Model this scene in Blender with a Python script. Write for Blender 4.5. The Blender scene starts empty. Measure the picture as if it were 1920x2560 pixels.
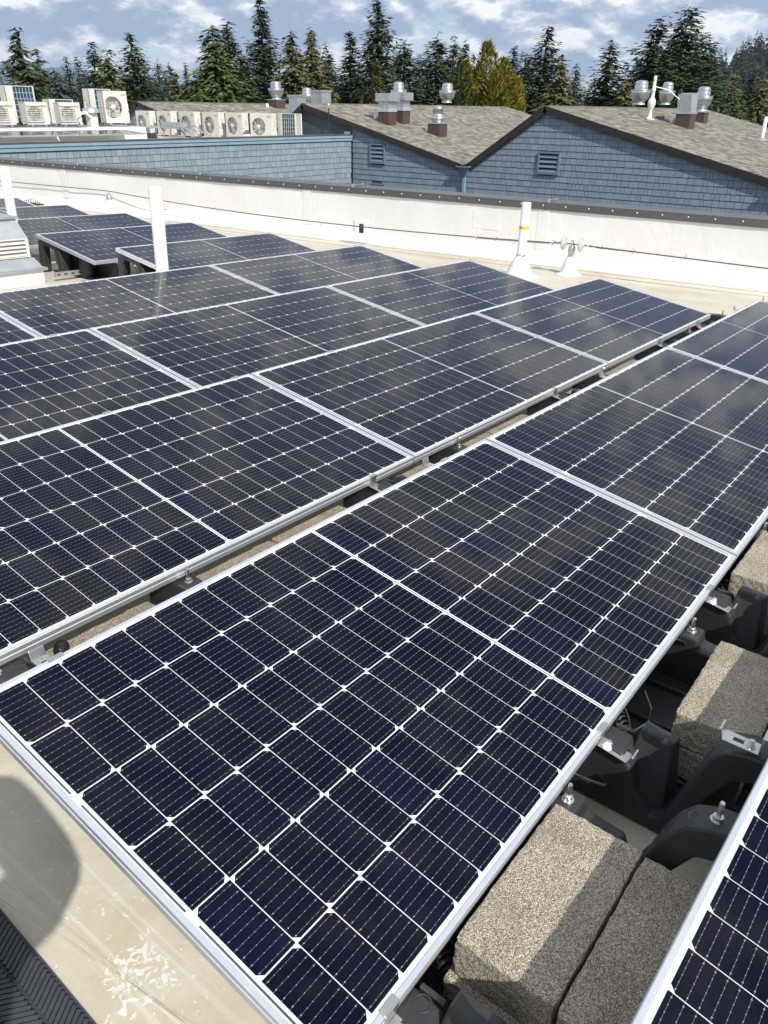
import bpy, math, random
from mathutils import Vector, Matrix, noise
random.seed(7)
C = bpy.context.scene.collection
sc = bpy.context.scene
# ---------------------------------------------------------------- camera, sky, sun
# world frame: z = gravity; the roof deck slopes ~1.9 deg (drainage), frame MR
MR = Matrix(((0.999445, 0.0000905, 0.0333101), (0.0, 0.9999963, -0.0027173), (-0.0333102, 0.0027158, 0.9994414))).to_4x4()
CAM = Vector((-0.465164, -1.446103, 1.114758))
RV = Vector((0.613067, -0.789943, 0.011772)); UV = Vector((0.361213, 0.293523, 0.885081)); FV = Vector((0.702619, 0.538362, -0.465287))
FPX = 1923.55                       # focal length in pixels of a 1920x2560 frame
cd = bpy.data.cameras.new('camera'); cam = bpy.data.objects.new('camera', cd); C.objects.link(cam)
cam.matrix_world = Matrix((( RV.x, UV.x, -FV.x, CAM.x), (RV.y, UV.y, -FV.y, CAM.y), (RV.z, UV.z, -FV.z, CAM.z), (0, 0, 0, 1)))
cd.sensor_fit = 'VERTICAL'; cd.sensor_height = 36; cd.lens = 36*FPX/2560; cd.clip_start = 0.05; cd.clip_end = 30000
sc.camera = cam
sc.view_settings.view_transform = 'Standard'; sc.view_settings.look = 'None'; sc.view_settings.gamma = 1
sc.view_settings.exposure = 0.22; sc.view_settings.use_curve_mapping = False
SUN_EL, SUN_AZ = math.radians(40.6), math.radians(-110.5)     # azimuth measured from +X towards +Y
sd = Vector((math.cos(SUN_EL)*math.cos(SUN_AZ), math.cos(SUN_EL)*math.sin(SUN_AZ), math.sin(SUN_EL)))
sl = bpy.data.lights.new('sun', 'SUN'); sl.energy = 4.6; sl.angle = math.radians(0.53); sl.color = (1.0, 0.955, 0.88)
so = bpy.data.objects.new('sun', sl); C.objects.link(so); so.rotation_euler = sd.to_track_quat('Z', 'Y').to_euler()
w = bpy.data.worlds.new('World'); sc.world = w; w.use_nodes = True
nt = w.node_tree; N = nt.nodes; Lk = nt.links; N.clear()
def nn(t, **k):
    n = N.new(t)
    for a, b in k.items(): setattr(n, a, b)
    return n
sky = nn('ShaderNodeTexSky', sky_type='NISHITA', sun_disc=False, sun_elevation=SUN_EL, sun_rotation=math.pi/2-SUN_AZ, air_density=1.0, dust_density=0.6, ozone_density=2.5)
tc = nn('ShaderNodeTexCoord'); sep = nn('ShaderNodeSeparateXYZ'); Lk.new(tc.outputs['Generated'], sep.inputs[0])
def mth(op, a, b=None, c=None, clamp=False):
    n = nn('ShaderNodeMath', operation=op, use_clamp=clamp)
    for i, v in enumerate((a, b, c)):
        if v is None: continue
        if isinstance(v, (int, float)): n.inputs[i].default_value = v
        else: Lk.new(v, n.inputs[i])
    return n.outputs[0]
zz = mth('MAXIMUM', mth('ADD', sep.outputs['Z'], 0.38), 0.02)
cmb = nn('ShaderNodeCombineXYZ'); Lk.new(mth('DIVIDE', sep.outputs['X'], zz), cmb.inputs[0]); Lk.new(mth('DIVIDE', sep.outputs['Y'], zz), cmb.inputs[1])
def wnoise(scale, detail, rough, off, dist=0.0, stretch=1.0):
    mp = nn('ShaderNodeMapping'); Lk.new(cmb.outputs[0], mp.inputs[0]); mp.inputs['Location'].default_value = off; mp.inputs['Scale'].default_value = (stretch, stretch, 1)
    n = nn('ShaderNodeTexNoise'); Lk.new(mp.outputs[0], n.inputs['Vector']); n.inputs['Scale'].default_value = scale
    n.inputs['Detail'].default_value = detail; n.inputs['Roughness'].default_value = rough; n.inputs['Distortion'].default_value = dist
    return n.outputs['Fac']
def wramp(f, pts):
    r = nn('ShaderNodeValToRGB'); Lk.new(f, r.inputs[0]); e = r.color_ramp.elements
    while len(e) < len(pts): e.new(0.5)
    for i, (p, c) in enumerate(pts): e[i].position = p; e[i].color = (c[0], c[1], c[2], 1)
    return r.outputs[0]
n1 = wnoise(3.3, 12, 0.57, (4.1, 2.7, 0.4), 0.1)
n1b = wnoise(3.3, 12, 0.57, (4.1, 2.7, 0.4), 0.1, 1.045)      # density just below each point: lit tops, grey bases
mask = wramp(n1, [(0.390, (.34, .34, .34)), (0.435, (1, 1, 1))])
lit = mth('ADD', mth('MULTIPLY', mth('SUBTRACT', n1b, n1), 2.6), 0.5)
lit = mth('SUBTRACT', lit, mth('MULTIPLY', mth('SUBTRACT', n1, 0.5), 0.9))
cloudc = wramp(lit, [(0.32, (3.3, 4.1, 5.7)), (0.46, (5.2, 5.8, 6.9)), (0.55, (7.6, 7.9, 8.3)), (0.64, (10.2, 10.2, 10.2))])
skyc = nn('ShaderNodeMix', data_type='RGBA', blend_type='MULTIPLY'); skyc.inputs[0].default_value = 1.0
Lk.new(sky.outputs[0], skyc.inputs[6]); skyc.inputs[7].default_value = (0.75, 0.86, 1.0, 1)
mixw = nn('ShaderNodeMix', data_type='RGBA'); Lk.new(mask, mixw.inputs[0]); Lk.new(skyc.outputs[2], mixw.inputs[6]); Lk.new(cloudc, mixw.inputs[7])
bg = nn('ShaderNodeBackground'); bg.inputs[1].default_value = 0.10; Lk.new(mixw.outputs[2], bg.inputs[0])
wo = nn('ShaderNodeOutputWorld'); Lk.new(bg.outputs[0], wo.inputs[0])
# ---------------------------------------------------------------- helpers
def ray(px, py): return (RV*(px-960) - UV*(py-1280) + FV*FPX)/FPX     # survey ray of the 1920x2560 frame
def hit(px, py, ax, v): d = ray(px, py); return CAM + d*((v-CAM[ax])/d[ax])
def hitp(px, py, P0, n): d = ray(px, py); n = Vector(n); return CAM + d*((Vector(P0)-CAM).dot(n)/d.dot(n))
MRI = MR.inverted()
def tag(o, label=None, cat=None, group=None, kind=None):
    if label: o['label'] = label
    if cat: o['category'] = cat
    if group: o['group'] = group
    if kind: o['kind'] = kind
    return o
def empty(name, M=Matrix(), label=None, cat=None, group=None, kind=None):
    o = bpy.data.objects.new(name, None); C.objects.link(o); o.matrix_world = M; o.empty_display_size = .1
    return tag(o, label, cat, group, kind)
def T(x, y, z): return Matrix.Translation((x, y, z))
def RZ(a): return Matrix.Rotation(a, 4, 'Z')
def RX(a): return Matrix.Rotation(a, 4, 'X')
def RY(a): return Matrix.Rotation(a, 4, 'Y')
class MB:
    def __init__(s): s.v = []; s.f = []; s.sm = []
    def add(s, vs, fs, M=None, smooth=False):
        b = len(s.v)
        s.v += [tuple(M @ Vector(p)) if M else tuple(p) for p in vs]
        s.f += [tuple(b+i for i in f) for f in fs]; s.sm += [smooth]*len(fs); return s
    def box(s, a, b, M=None, faces='all'):
        x0, y0, z0 = a; x1, y1, z1 = b
        vs = [(x0,y0,z0),(x1,y0,z0),(x1,y1,z0),(x0,y1,z0),(x0,y0,z1),(x1,y0,z1),(x1,y1,z1),(x0,y1,z1)]
        return s.add(vs, [(0,3,2,1),(4,5,6,7),(0,1,5,4),(1,2,6,5),(2,3,7,6),(3,0,4,7)], M)
    def prism(s, poly, h0, h1, M=None):          # poly in XY (ccw), extruded in Z
        n = len(poly)
        vs = [(p[0], p[1], h0) for p in poly] + [(p[0], p[1], h1) for p in poly]
        return s.add(vs, [tuple(range(n-1, -1, -1)), tuple(range(n, 2*n))] + [(i, (i+1) % n, n+(i+1) % n, n+i) for i in range(n)], M)
    def lathe(s, prof, seg=20, M=None, smooth=True, cap=True):   # prof [(r,z)]
        vs = []; fs = []
        for r, z in prof:
            for k in range(seg): a = 2*math.pi*k/seg; vs.append((r*math.cos(a), r*math.sin(a), z))
        for j in range(len(prof)-1):
            for k in range(seg): fs.append((j*seg+k, j*seg+(k+1) % seg, (j+1)*seg+(k+1) % seg, (j+1)*seg+k))
        s.add(vs, fs, M, smooth)
        if cap:
            n = len(prof)
            s.add(vs[:seg], [tuple(range(seg-1, -1, -1))], M); s.add(vs[(n-1)*seg:], [tuple(range(seg))], M)
        return s
    def tube(s, pts, r, seg=8, M=None, smooth=True, radii=None):
        pts = [Vector(p) for p in pts]; vs = []; fs = []; n = len(pts)
        for i, p in enumerate(pts):
            t = (pts[min(i+1, n-1)] - pts[max(i-1, 0)]).normalized()
            a = t.cross(Vector((0, 0, 1)) if abs(t.z) < .9 else Vector((1, 0, 0))).normalized(); b = t.cross(a)
            rr = radii[i] if radii else r
            for k in range(seg): q = 2*math.pi*k/seg; vs.append(tuple(p + a*rr*math.cos(q) + b*rr*math.sin(q)))
        for i in range(n-1):
            for k in range(seg): fs.append((i*seg+k, i*seg+(k+1) % seg, (i+1)*seg+(k+1) % seg, (i+1)*seg+k))
        s.add(vs, fs, M, smooth); s.add(vs[:seg], [tuple(range(seg))], M); s.add(vs[-seg:], [tuple(range(seg-1, -1, -1))], M)
        return s
    def mesh(s, name, mat):
        me = bpy.data.meshes.new(name); me.from_pydata(s.v, [], s.f)
        me.polygons.foreach_set('use_smooth', s.sm); me.materials.append(mat); me.update(); return me
    def build(s, name, mat, parent=None, M=None, bev=0, **k):
        o = bpy.data.objects.new(name, s.mesh(name, mat)); C.objects.link(o)
        if parent: o.parent = parent
        if M is not None:
            if parent: o.matrix_local = M
            else: o.matrix_world = M
        if bev:
            b = o.modifiers.new('bevel', 'BEVEL'); b.width = bev; b.segments = 2; b.limit_method = 'ANGLE'; b.angle_limit = .6
        return tag(o, **k)
def inst(name, me, parent=None, M=None, **k):
    o = bpy.data.objects.new(name, me); C.objects.link(o)
    if parent: o.parent = parent
    if M is not None:
        if parent: o.matrix_local = M
        else: o.matrix_world = M
    return tag(o, **k)
def kids(o): return list(o.children)
def copy_tree(o, M=None, parent=None, **k):
    c = o.copy(); C.objects.link(c)
    if parent: c.parent = parent
    if M is not None: c.matrix_world = M
    for ch in kids(o): copy_tree(ch, None, c)
    return tag(c, **k)
_tx = {}
def text_mesh(s, size, mat, name='lettering', depth=0.0):
    cu = bpy.data.curves.new(name, 'FONT'); cu.body = s; cu.size = size; cu.align_x = 'CENTER'; cu.align_y = 'CENTER'; cu.extrude = depth; cu.resolution_u = 2
    o = bpy.data.objects.new(name, cu); C.objects.link(o); dg = bpy.context.evaluated_depsgraph_get()
    me = bpy.data.meshes.new_from_object(o.evaluated_get(dg)); bpy.data.objects.remove(o); me.materials.clear(); me.materials.append(mat); return me
# ---- material helper
class Mat:
    def __init__(s, name, col=(.5,.5,.5), rough=.6, metal=0, coat=0, coat_rough=.05, spec=.5):
        s.m = bpy.data.materials.new(name); s.m.use_nodes = True; s.t = s.m.node_tree
        s.b = s.t.nodes['Principled BSDF']; i = s.b.inputs
        i['Base Color'].default_value = (*col, 1); i['Roughness'].default_value = rough; i['Metallic'].default_value = metal
        i['Coat Weight'].default_value = coat; i['Coat Roughness'].default_value = coat_rough; i['Specular IOR Level'].default_value = spec
        s.tc = None
    def n(s, t, **k):
        n = s.t.nodes.new(t)
        for a, b in k.items(): setattr(n, a, b)
        return n
    def l(s, a, b): s.t.links.new(a, b)
    def co(s, which='Object'):
        if not s.tc: s.tc = s.n('ShaderNodeTexCoord')
        return s.tc.outputs[which]
    def noise(s, scale, detail=4, rough=.55, stretch=None, which='Object', dist=0):
        n = s.n('ShaderNodeTexNoise'); n.inputs['Scale'].default_value = scale; n.inputs['Detail'].default_value = detail
        n.inputs['Roughness'].default_value = rough; n.inputs['Distortion'].default_value = dist; v = s.co(which)
        if stretch:
            mp = s.n('ShaderNodeMapping'); mp.inputs['Scale'].default_value = stretch; s.l(v, mp.inputs[0]); v = mp.outputs[0]
        s.l(v, n.inputs['Vector']); return n.outputs['Fac']
    def vor(s, scale, feature='F1', out='Distance', stretch=None):
        n = s.n('ShaderNodeTexVoronoi', feature=feature); n.inputs['Scale'].default_value = scale; v = s.co()
        if stretch:
            mp = s.n('ShaderNodeMapping'); mp.inputs['Scale'].default_value = stretch; s.l(v, mp.inputs[0]); v = mp.outputs[0]
        s.l(v, n.inputs['Vector']); return n.outputs[out]
    def math(s, op, a, b=None, clamp=False):
        n = s.n('ShaderNodeMath', operation=op, use_clamp=clamp)
        for i, v in enumerate((a, b)):
            if v is None: continue
            if isinstance(v, (int, float)): n.inputs[i].default_value = v
            else: s.l(v, n.inputs[i])
        return n.outputs[0]
    def ramp(s, f, pts):
        r = s.n('ShaderNodeValToRGB'); s.l(f, r.inputs[0]); e = r.color_ramp.elements
        while len(e) < len(pts): e.new(.5)
        for i, (p, c) in enumerate(pts):
            e[i].position = p; e[i].color = (c[0], c[1], c[2], 1) if not isinstance(c, (int, float)) else (c, c, c, 1)
        return r.outputs[0]
    def mix(s, f, a, b, mode='MIX'):
        n = s.n('ShaderNodeMix', data_type='RGBA', blend_type=mode)
        for i, v in ((0, f), (6, a), (7, b)):
            if isinstance(v, (int, float)): n.inputs[i].default_value = v
            elif isinstance(v, tuple): n.inputs[i].default_value = (*v, 1)
            else: s.l(v, n.inputs[i])
        return n.outputs[2]
    def set(s, name, v):
        if isinstance(v, (int, float)): s.b.inputs[name].default_value = v
        else: s.l(v, s.b.inputs[name])
        return s
    def bump(s, h, strength=.3, dist=.01):
        n = s.n('ShaderNodeBump'); n.inputs['Strength'].default_value = strength; n.inputs['Distance'].default_value = dist
        s.l(h, n.inputs['Height']); s.l(n.outputs[0], s.b.inputs['Normal']); return s
    def vary(s, c0, c1, scale=3, detail=4, stretch=None, which='Object'):
        s.set('Base Color', s.ramp(s.noise(scale, detail, stretch=stretch, which=which), [(.3, c0), (.7, c1)])); return s
    def rnd(s): return s.n('ShaderNodeObjectInfo').outputs['Random']
    def island(s): return s.n('ShaderNodeNewGeometry').outputs['Random Per Island']
M = {}
def simple(k, name, c0, c1=None, rough=.6, metal=0, scale=6, stretch=None, bump=0, bscale=40, bdist=.004, **kw):
    m = Mat(name, c0, rough, metal, **kw)
    if c1: m.vary(c0, c1, scale, stretch=stretch)
    if bump: m.bump(m.noise(bscale, 4), bump, bdist)
    M[k] = m.m; return m.m
# solar cell : 9 busbars with solder pads under coated glass
m = Mat('solar_cell', (.006, .009, .03), .6, coat=.9, coat_rough=.035, spec=.0)
m.b.inputs['Coat IOR'].default_value = 1.30
sx = m.n('ShaderNodeSeparateXYZ'); m.l(m.co(), sx.inputs[0])
fy = m.math('FRACT', m.math('ADD', m.math('MULTIPLY', sx.outputs['Y'], 1/0.01845), 0.5))
dy = m.math('MULTIPLY', m.math('ABSOLUTE', m.math('SUBTRACT', fy, 0.5)), 0.01845)
line = m.math('LESS_THAN', dy, 0.00035)
fx = m.math('FRACT', m.math('MULTIPLY', sx.outputs['X'], 1/0.0138))
dx = m.math('MULTIPLY', m.math('ABSOLUTE', m.math('SUBTRACT', fx, 0.5)), 0.0138)
pad = m.math('MULTIPLY', m.math('LESS_THAN', dx, 0.0008), m.math('LESS_THAN', dy, 0.0008))
endp = m.math('MULTIPLY', m.math('LESS_THAN', m.math('ABSOLUTE', m.math('SUBTRACT', m.math('ABSOLUTE', sx.outputs['X']), 0.0345)), 0.0012), m.math('LESS_THAN', dy, 0.0012))
pad = m.math('MAXIMUM', pad, endp)
r = m.rnd()
cellc = m.ramp(r, [(0, (.0011, .0017, .0078)), (.6, (.0011, .0018, .0092)), (.93, (.0011, .0020, .0115)), (1, (.0011, .0023, .017))])
c2 = m.mix(m.math('MULTIPLY', line, 0.7), cellc, (.17, .175, .19)); c3 = m.mix(pad, c2, (.27, .27, .28))
m.set('Base Color', c3)
dust = m.n('ShaderNodeTexNoise'); dust.inputs['Scale'].default_value = 2.2; dust.inputs['Detail'].default_value = 5
geo = m.n('ShaderNodeNewGeometry'); m.l(geo.outputs['Position'], dust.inputs['Vector'])
m.set('Coat Roughness', m.ramp(dust.outputs['Fac'], [(.35, .02), (.7, .075)]))
M['cell'] = m.m
m = Mat('white_backsheet', (.72, .74, .76), .5, coat=1.0, coat_rough=.04); m.b.inputs['Coat IOR'].default_value = 1.38; M['back'] = m.m
simple('ribbon', 'tinned_ribbon', (.05, .06, .10), (.09, .10, .15), .35, .4, coat=.6)
simple('frame', 'anodised_aluminium', (.70, .73, .77), (.78, .80, .83), .36, .75, scale=3, stretch=(1, 12, 12))
simple('steel', 'stainless_steel', (.55, .54, .52), (.70, .69, .67), .3, .95, scale=30)
simple('wire', 'weathered_steel_wire', (.16, .16, .17), None, .5, .6)
simple('zinc', 'galvanised_sheet', (.42, .45, .47), (.56, .58, .60), .42, .75, scale=9)
simple('alu', 'spun_aluminium', (.46, .47, .48), (.58, .59, .60), .32, .95, scale=4, stretch=(1, 1, 8))
simple('blackp', 'black_moulded_plastic', (.022, .023, .025), (.034, .035, .037), .5, scale=14, bump=.15, bscale=160, bdist=.001)
simple('cablek', 'black_cable', (.02, .02, .02), None, .5)
simple('red', 'red_cable', (.35, .02, .02), None, .5)
simple('pvc', 'white_pipe', (.74, .74, .72), (.80, .80, .79), .35, scale=3)
simple('boot', 'white_flashing_boot', (.70, .69, .66), (.78, .77, .74), .5, scale=8, bump=.3, bscale=12)
simple('yellow', 'yellow_label', (.75, .68, .02), None, .5)
simple('ink', 'dark_print', (.03, .03, .03), None, .6)
simple('redink', 'red_print', (.55, .02, .03), None, .6)
simple('hvac', 'cream_painted_steel', (.56, .55, .50), (.62, .61, .56), .45, scale=2)
simple('hvacd', 'grey_cream_plastic', (.50, .50, .47), (.56, .56, .53), .5, scale=3)
simple('fins', 'blue_coil_fins', (.012, .055, .10), (.02, .09, .15), .45, .3, scale=40)
simple('dark', 'dark_interior', (.02, .02, .022), None, .7)
simple('fan', 'grey_fan_plastic', (.30, .30, .28), (.38, .38, .36), .45, scale=5)
simple('brown', 'brown_painted_metal', (.060, .038, .030), (.085, .054, .044), .5, scale=5)
simple('fascia', 'dark_brown_fascia', (.016, .012, .010), (.028, .021, .018), .55, scale=4, stretch=(1, 1, 6))
simple('coping', 'dark_bronze_coping', (.090, .090, .092), (.115, .115, .116), .42, .3, scale=2)
simple('bluetrim', 'pale_blue_trim', (.19, .29, .35), (.24, .34, .40), .5, scale=3)
simple('vent', 'blue_grey_vent_paint', (.12, .175, .225), (.15, .21, .26), .5, scale=5)
simple('flash', 'grey_valley_metal', (.15, .15, .16), (.23, .23, .24), .4, .6, scale=6)
simple('rubber', 'dark_rubber_mat', (.028, .032, .042), (.05, .055, .068), .7, scale=12, bump=.3, bscale=90)
simple('glassd', 'glazed_ceramic', (.45, .42, .38), None, .15, coat=1)
# roofing membrane
m = Mat('roof_membrane', (.6, .57, .5), .55)
a = m.ramp(m.noise(.9, 6, .6), [(.3, (.48, .44, .355)), (.55, (.565, .53, .45)), (.75, (.65, .625, .56))])
b = m.ramp(m.noise(5, 8, .7, dist=.6), [(.42, (1, 1, 1)), (.62, (.90, .87, .78)), (.75, (.80, .75, .64))])
c = m.mix(.8, a, b, 'MULTIPLY')
sp = m.ramp(m.vor(55), [(.05, (.55, .48, .38)), (.12, (1, 1, 1))])
c = m.mix(.35, c, sp, 'MULTIPLY')
# scuffed flaking whitewash near the walk mat (a stain that belongs to the roof)
gx = m.n('ShaderNodeSeparateXYZ'); m.l(m.co(), gx.inputs[0])
def blob(cx, cy, rx, ry):
    u = m.math('DIVIDE', m.math('SUBTRACT', gx.outputs['X'], cx), rx); v = m.math('DIVIDE', m.math('SUBTRACT', gx.outputs['Y'], cy), ry)
    d = m.math('ADD', m.math('MULTIPLY', u, u), m.math('MULTIPLY', v, v)); return m.math('SUBTRACT', 1, d, clamp=True)
bl = m.math('MAXIMUM', blob(-.01, -.52, .085, .10), blob(-.10, .02, .07, .11)); bl = m.math('MAXIMUM', bl, blob(4.4, 5.4, .55, .8))
fl = m.vor(42, 'SMOOTH_F1', 'Distance', (1, 1.8, 1)); fn = m.noise(36, 3, .6, dist=1.8)
flake = m.math('GREATER_THAN', m.math('ADD', m.math('MULTIPLY', bl, .20), fn), .675)
dirt = m.ramp(m.noise(1.3, 6, .65, (1, .18, 1), dist=.8), [(.45, (1, 1, 1)), (.72, (.86, .83, .76))])
c = m.mix(.8, c, dirt, 'MULTIPLY')
scr_ = m.ramp(m.noise(9, 3, .5, (6, .12, 1), dist=.3), [(.60, (0, 0, 0)), (.68, (1, 1, 1))])
c = m.mix(m.math('MULTIPLY', scr_, .22), c, (.78, .76, .70))
c = m.mix(m.math('MULTIPLY', flake, .6), c, (.80, .80, .77)); m.set('Base Color', c)
m.bump(m.math('ADD', m.noise(3, 5), m.math('MULTIPLY', m.noise(70, 3), .12)), .35, .02); M['roof'] = m.m
# wall membrane, wrinkled
m = Mat('wall_membrane', (.66, .655, .64), .42)
a = m.ramp(m.noise(.7, 5), [(.3, (.69, .685, .67)), (.7, (.76, .755, .74))])
b = m.ramp(m.noise(4, 7, .7, (.25, 1, .5), dist=1.0), [(.5, (1, 1, 1)), (.72, (.88, .86, .80))])
m.set('Base Color', m.mix(.35, a, b, 'MULTIPLY'))
m.bump(m.math('ADD', m.noise(1.6, 3, .5, (1, 1, .35)), m.math('MULTIPLY', m.noise(7, 4, .6, (1.0, 1, .6), dist=1.2), .35)), .32, .05); M['wallm'] = m.m
# ballast block : exposed aggregate concrete
m = Mat('ballast_concrete', (.3, .27, .22), .9)
v = m.vor(560, 'F1', 'Color'); sv = m.n('ShaderNodeSeparateColor'); m.l(v, sv.inputs[0])
col = m.ramp(sv.outputs[0], [(0, (.17, .14, .10)), (.35, (.37, .325, .26)), (.65, (.54, .495, .41)), (.9, (.69, .655, .57)), (1, (.80, .79, .74))])
gap = m.ramp(m.vor(560), [(.30, (1, 1, 1)), (.75, (.52, .48, .42))])
big = m.ramp(m.noise(9, 4), [(.3, (.86, .84, .80)), (.55, (1.08, 1.06, 1.03)), (.75, (1.22, 1.21, 1.2))])
m.set('Base Color', m.mix(1, m.mix(1, col, gap, 'MULTIPLY'), big, 'MULTIPLY'))
m.bump(m.math('SUBTRACT', m.math('MULTIPLY', m.noise(140, 3), .6), m.vor(420)), .8, .003); M['block'] = m.m
# shingle siding
simple('sidegap', 'siding_gap_shadow_blue', (.045, .065, .085), (.055, .08, .10), .8)
def siding(k, name, c0, c1):
    m = Mat(name, c0, .6)
    f = m.math('FRACT', m.math('ADD', m.rnd(), m.island()))
    col = m.ramp(f, [(0, c0), (1, c1)])
    g = m.ramp(m.noise(14, 4, stretch=(6, 6, .6)), [(.3, (.90, .90, .90)), (.7, (1.06, 1.06, 1.06))])
    m.set('Base Color', m.mix(1, col, g, 'MULTIPLY')); m.bump(m.noise(30, 3, stretch=(4, 4, .4)), .3, .004); M[k] = m.m
siding('sid', 'blue_grey_shingle_siding', (.165, .222, .278), (.212, .272, .330))
siding('sid2', 'pale_blue_shingle_siding', (.185, .240, .275), (.23, .29, .325))
m = Mat('asphalt_shingle', (.2, .18, .15), .9)
f = m.island(); col = m.ramp(f, [(0, (.135, .125, .100)), (.3, (.195, .183, .150)), (.65, (.245, .232, .193)), (1, (.34, .325, .275))])
g = m.ramp(m.noise(60, 3), [(.3, (.8, .8, .8)), (.7, (1.15, 1.15, 1.15))])
big = m.ramp(m.noise(.6, 3), [(.3, (.88, .88, .9)), (.7, (1.05, 1.04, 1))])
m.set('Base Color', m.mix(1, m.mix(1, col, g, 'MULTIPLY'), big, 'MULTIPLY')); m.bump(m.noise(120, 2), .4, .005); M['asph'] = m.m
# foliage
def foliage(k, name, c0, c1, c2, rough=.75):
    m = Mat(name, c0, rough, spec=.25)
    f = m.math('ADD', m.math('MULTIPLY', m.island(), .55), m.math('MULTIPLY', m.noise(.35, 3), .55))
    m.set('Base Color', m.ramp(f, [(.2, c0), (.55, c1), (.9, c2)])); M[k] = m.m
foliage('f_fir', 'dark_fir_needles', (.022, .038, .017), (.044, .068, .026), (.076, .102, .038))
foliage('f_blue', 'bluish_spruce_needles', (.032, .050, .042), (.052, .076, .062), (.085, .115, .095))
foliage('f_ced', 'green_cedar_sprays', (.034, .054, .015), (.068, .098, .024), (.115, .148, .038))
foliage('f_oli', 'olive_conifer_foliage', (.048, .054, .020), (.090, .092, .032), (.135, .132, .046))
foliage('f_gold', 'golden_arborvitae_foliage', (.09, .095, .014), (.22, .20, .026), (.38, .33, .05))
foliage('f_far', 'distant_conifer_foliage', (.020, .036, .026), (.032, .052, .036), (.05, .075, .05))
simple('bark', 'conifer_bark', (.05, .038, .028), (.09, .07, .055), .9)
simple('twig', 'bare_grey_brown_twigs', (.16, .115, .095), (.26, .20, .17), .9)
simple('ground', 'grass_and_soil', (.05, .065, .025), (.09, .085, .05), .95, scale=.05)
simple('mount', 'forested_mountain', (.028, .045, .035), (.045, .06, .045), .95, scale=.002)
simple('cloth', 'dark_jacket_cloth', (.03, .035, .05), (.045, .05, .07), .9)
simple('skin', 'skin', (.45, .28, .2), None, .6)
# ---------------------------------------------------------------- setting: ground, roof deck, parapet
ZR = -0.39                                    # roof deck height in the roof frame
GZ = -7.0
MB().add([(-3000,-3000,GZ),(9000,-3000,GZ),(9000,9000,GZ),(-3000,9000,GZ)], [(0,1,2,3)]).build('ground', M['ground'], kind='structure')
PA = Vector((9.69, -.46+.0, ZR)); PB = Vector((8.15, 14.21, ZR)); pdir = (PB-PA).normalized()
P0 = PA - pdir*9; P1 = PB + pdir*12; pn = Vector((-pdir.y, pdir.x, 0))      # pn points inward (-x)
ROOFH = {}
rv = [(-14, P0.y-1, ZR), (P0.x+.3, P0.y, ZR), (P1.x+.3, P1.y, ZR), (-14, P1.y+1, ZR)]
roof = MB().add(rv, [(0, 1, 2, 3)]).build('roof_deck', M['roof'], M=MR, kind='structure')
mb = MB()                                     # lapped membrane seams, 2 mm proud strips
for off in (.34, .62):
    a = P0 - Vector((-pn.x, -pn.y, 0))*off; b = P1 + pn*off
    a = P0 + pn*off
    q = pn*.004
    mb.add([a-q, b-q, b-q+Vector((0,0,.004)), a-q+Vector((0,0,.004)), a+q, b+q, b+q+Vector((0,0,.004)), a+q+Vector((0,0,.004))], [(0,1,2,3),(3,2,6,7),(4,7,6,5)])
sm = simple('seam', 'membrane_seam_sealant', (.22, .20, .16), (.36, .33, .27), .6, scale=9)
mb.build('seam', sm, roof)
mb = MB()                                     # membrane laps running across the deck by the walkway
for (x0, y0, x1, y1) in ((-.21, .55, .18, -1.9), (-.135, .6, .0, -.9), (3.0, 5.3, 8.0, 5.9), (4.6, 7.8, 8.3, 8.1)):
    a, b = Vector((x0, y0, ZR)), Vector((x1, y1, ZR)); q = Vector((-(b-a).y, (b-a).x, 0)).normalized()*.003; h = Vector((0, 0, .002))
    mb.add([a-q, b-q, b-q+h, a-q+h, a+q, b+q, b+q+h, a+q+h], [(0,1,2,3),(3,2,6,7),(4,7,6,5)])
mb.build('seam', M['roof'], roof)
# building body under the deck
MB().add([tuple(Vector(p)+Vector((0,0,-.02))) for p in rv]+[(p[0], p[1], -7.5) for p in rv], [(0,4,5,1),(1,5,6,2),(2,6,7,3),(3,7,4,0)]).build('building_body', M['bluetrim'], M=MR, kind='structure')
# parapet : profile swept along the roof edge, in a local frame x=along, y=inward
PL = (P1-P0).length
PM = MR @ Matrix(((pdir.x, pn.x, 0, P0.x), (pdir.y, pn.y, 0, P0.y), (0, 0, 1, ZR), (0, 0, 0, 1)))
par = empty('parapet_wall', PM, 'long low white membrane covered parapet wall with dark metal coping along the roof edge', 'parapet wall')
prof = [(.16, .0), (.15, .006), (.07, .05), (.03, .085), (.006, .12), (0, .16), (0, .3), (0, .45), (0, .60), (.003, .662)]
mb = MB(); nx = 260; vs = []
for i in range(nx+1):
    x = PL*i/nx
    for j, (y, z) in enumerate(prof):
        k = noise.noise(Vector((x*1.6, z*1.3, 3)))*.010 + noise.noise(Vector((x*5, z*3, 8)))*.004
        vs.append((x, y+(k if 2 < j < 9 else 0), z))
n = len(prof); mb.add(vs, [(i*n+j, i*n+j+1, (i+1)*n+j+1, (i+1)*n+j) for i in range(nx) for j in range(n-1)], None, True)
mb.build('membrane_face', M['wallm'], par)
MB().box((0, -.25, -7), (PL, -.02, .66)).build('outer_wall', M['bluetrim'], par)
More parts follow.
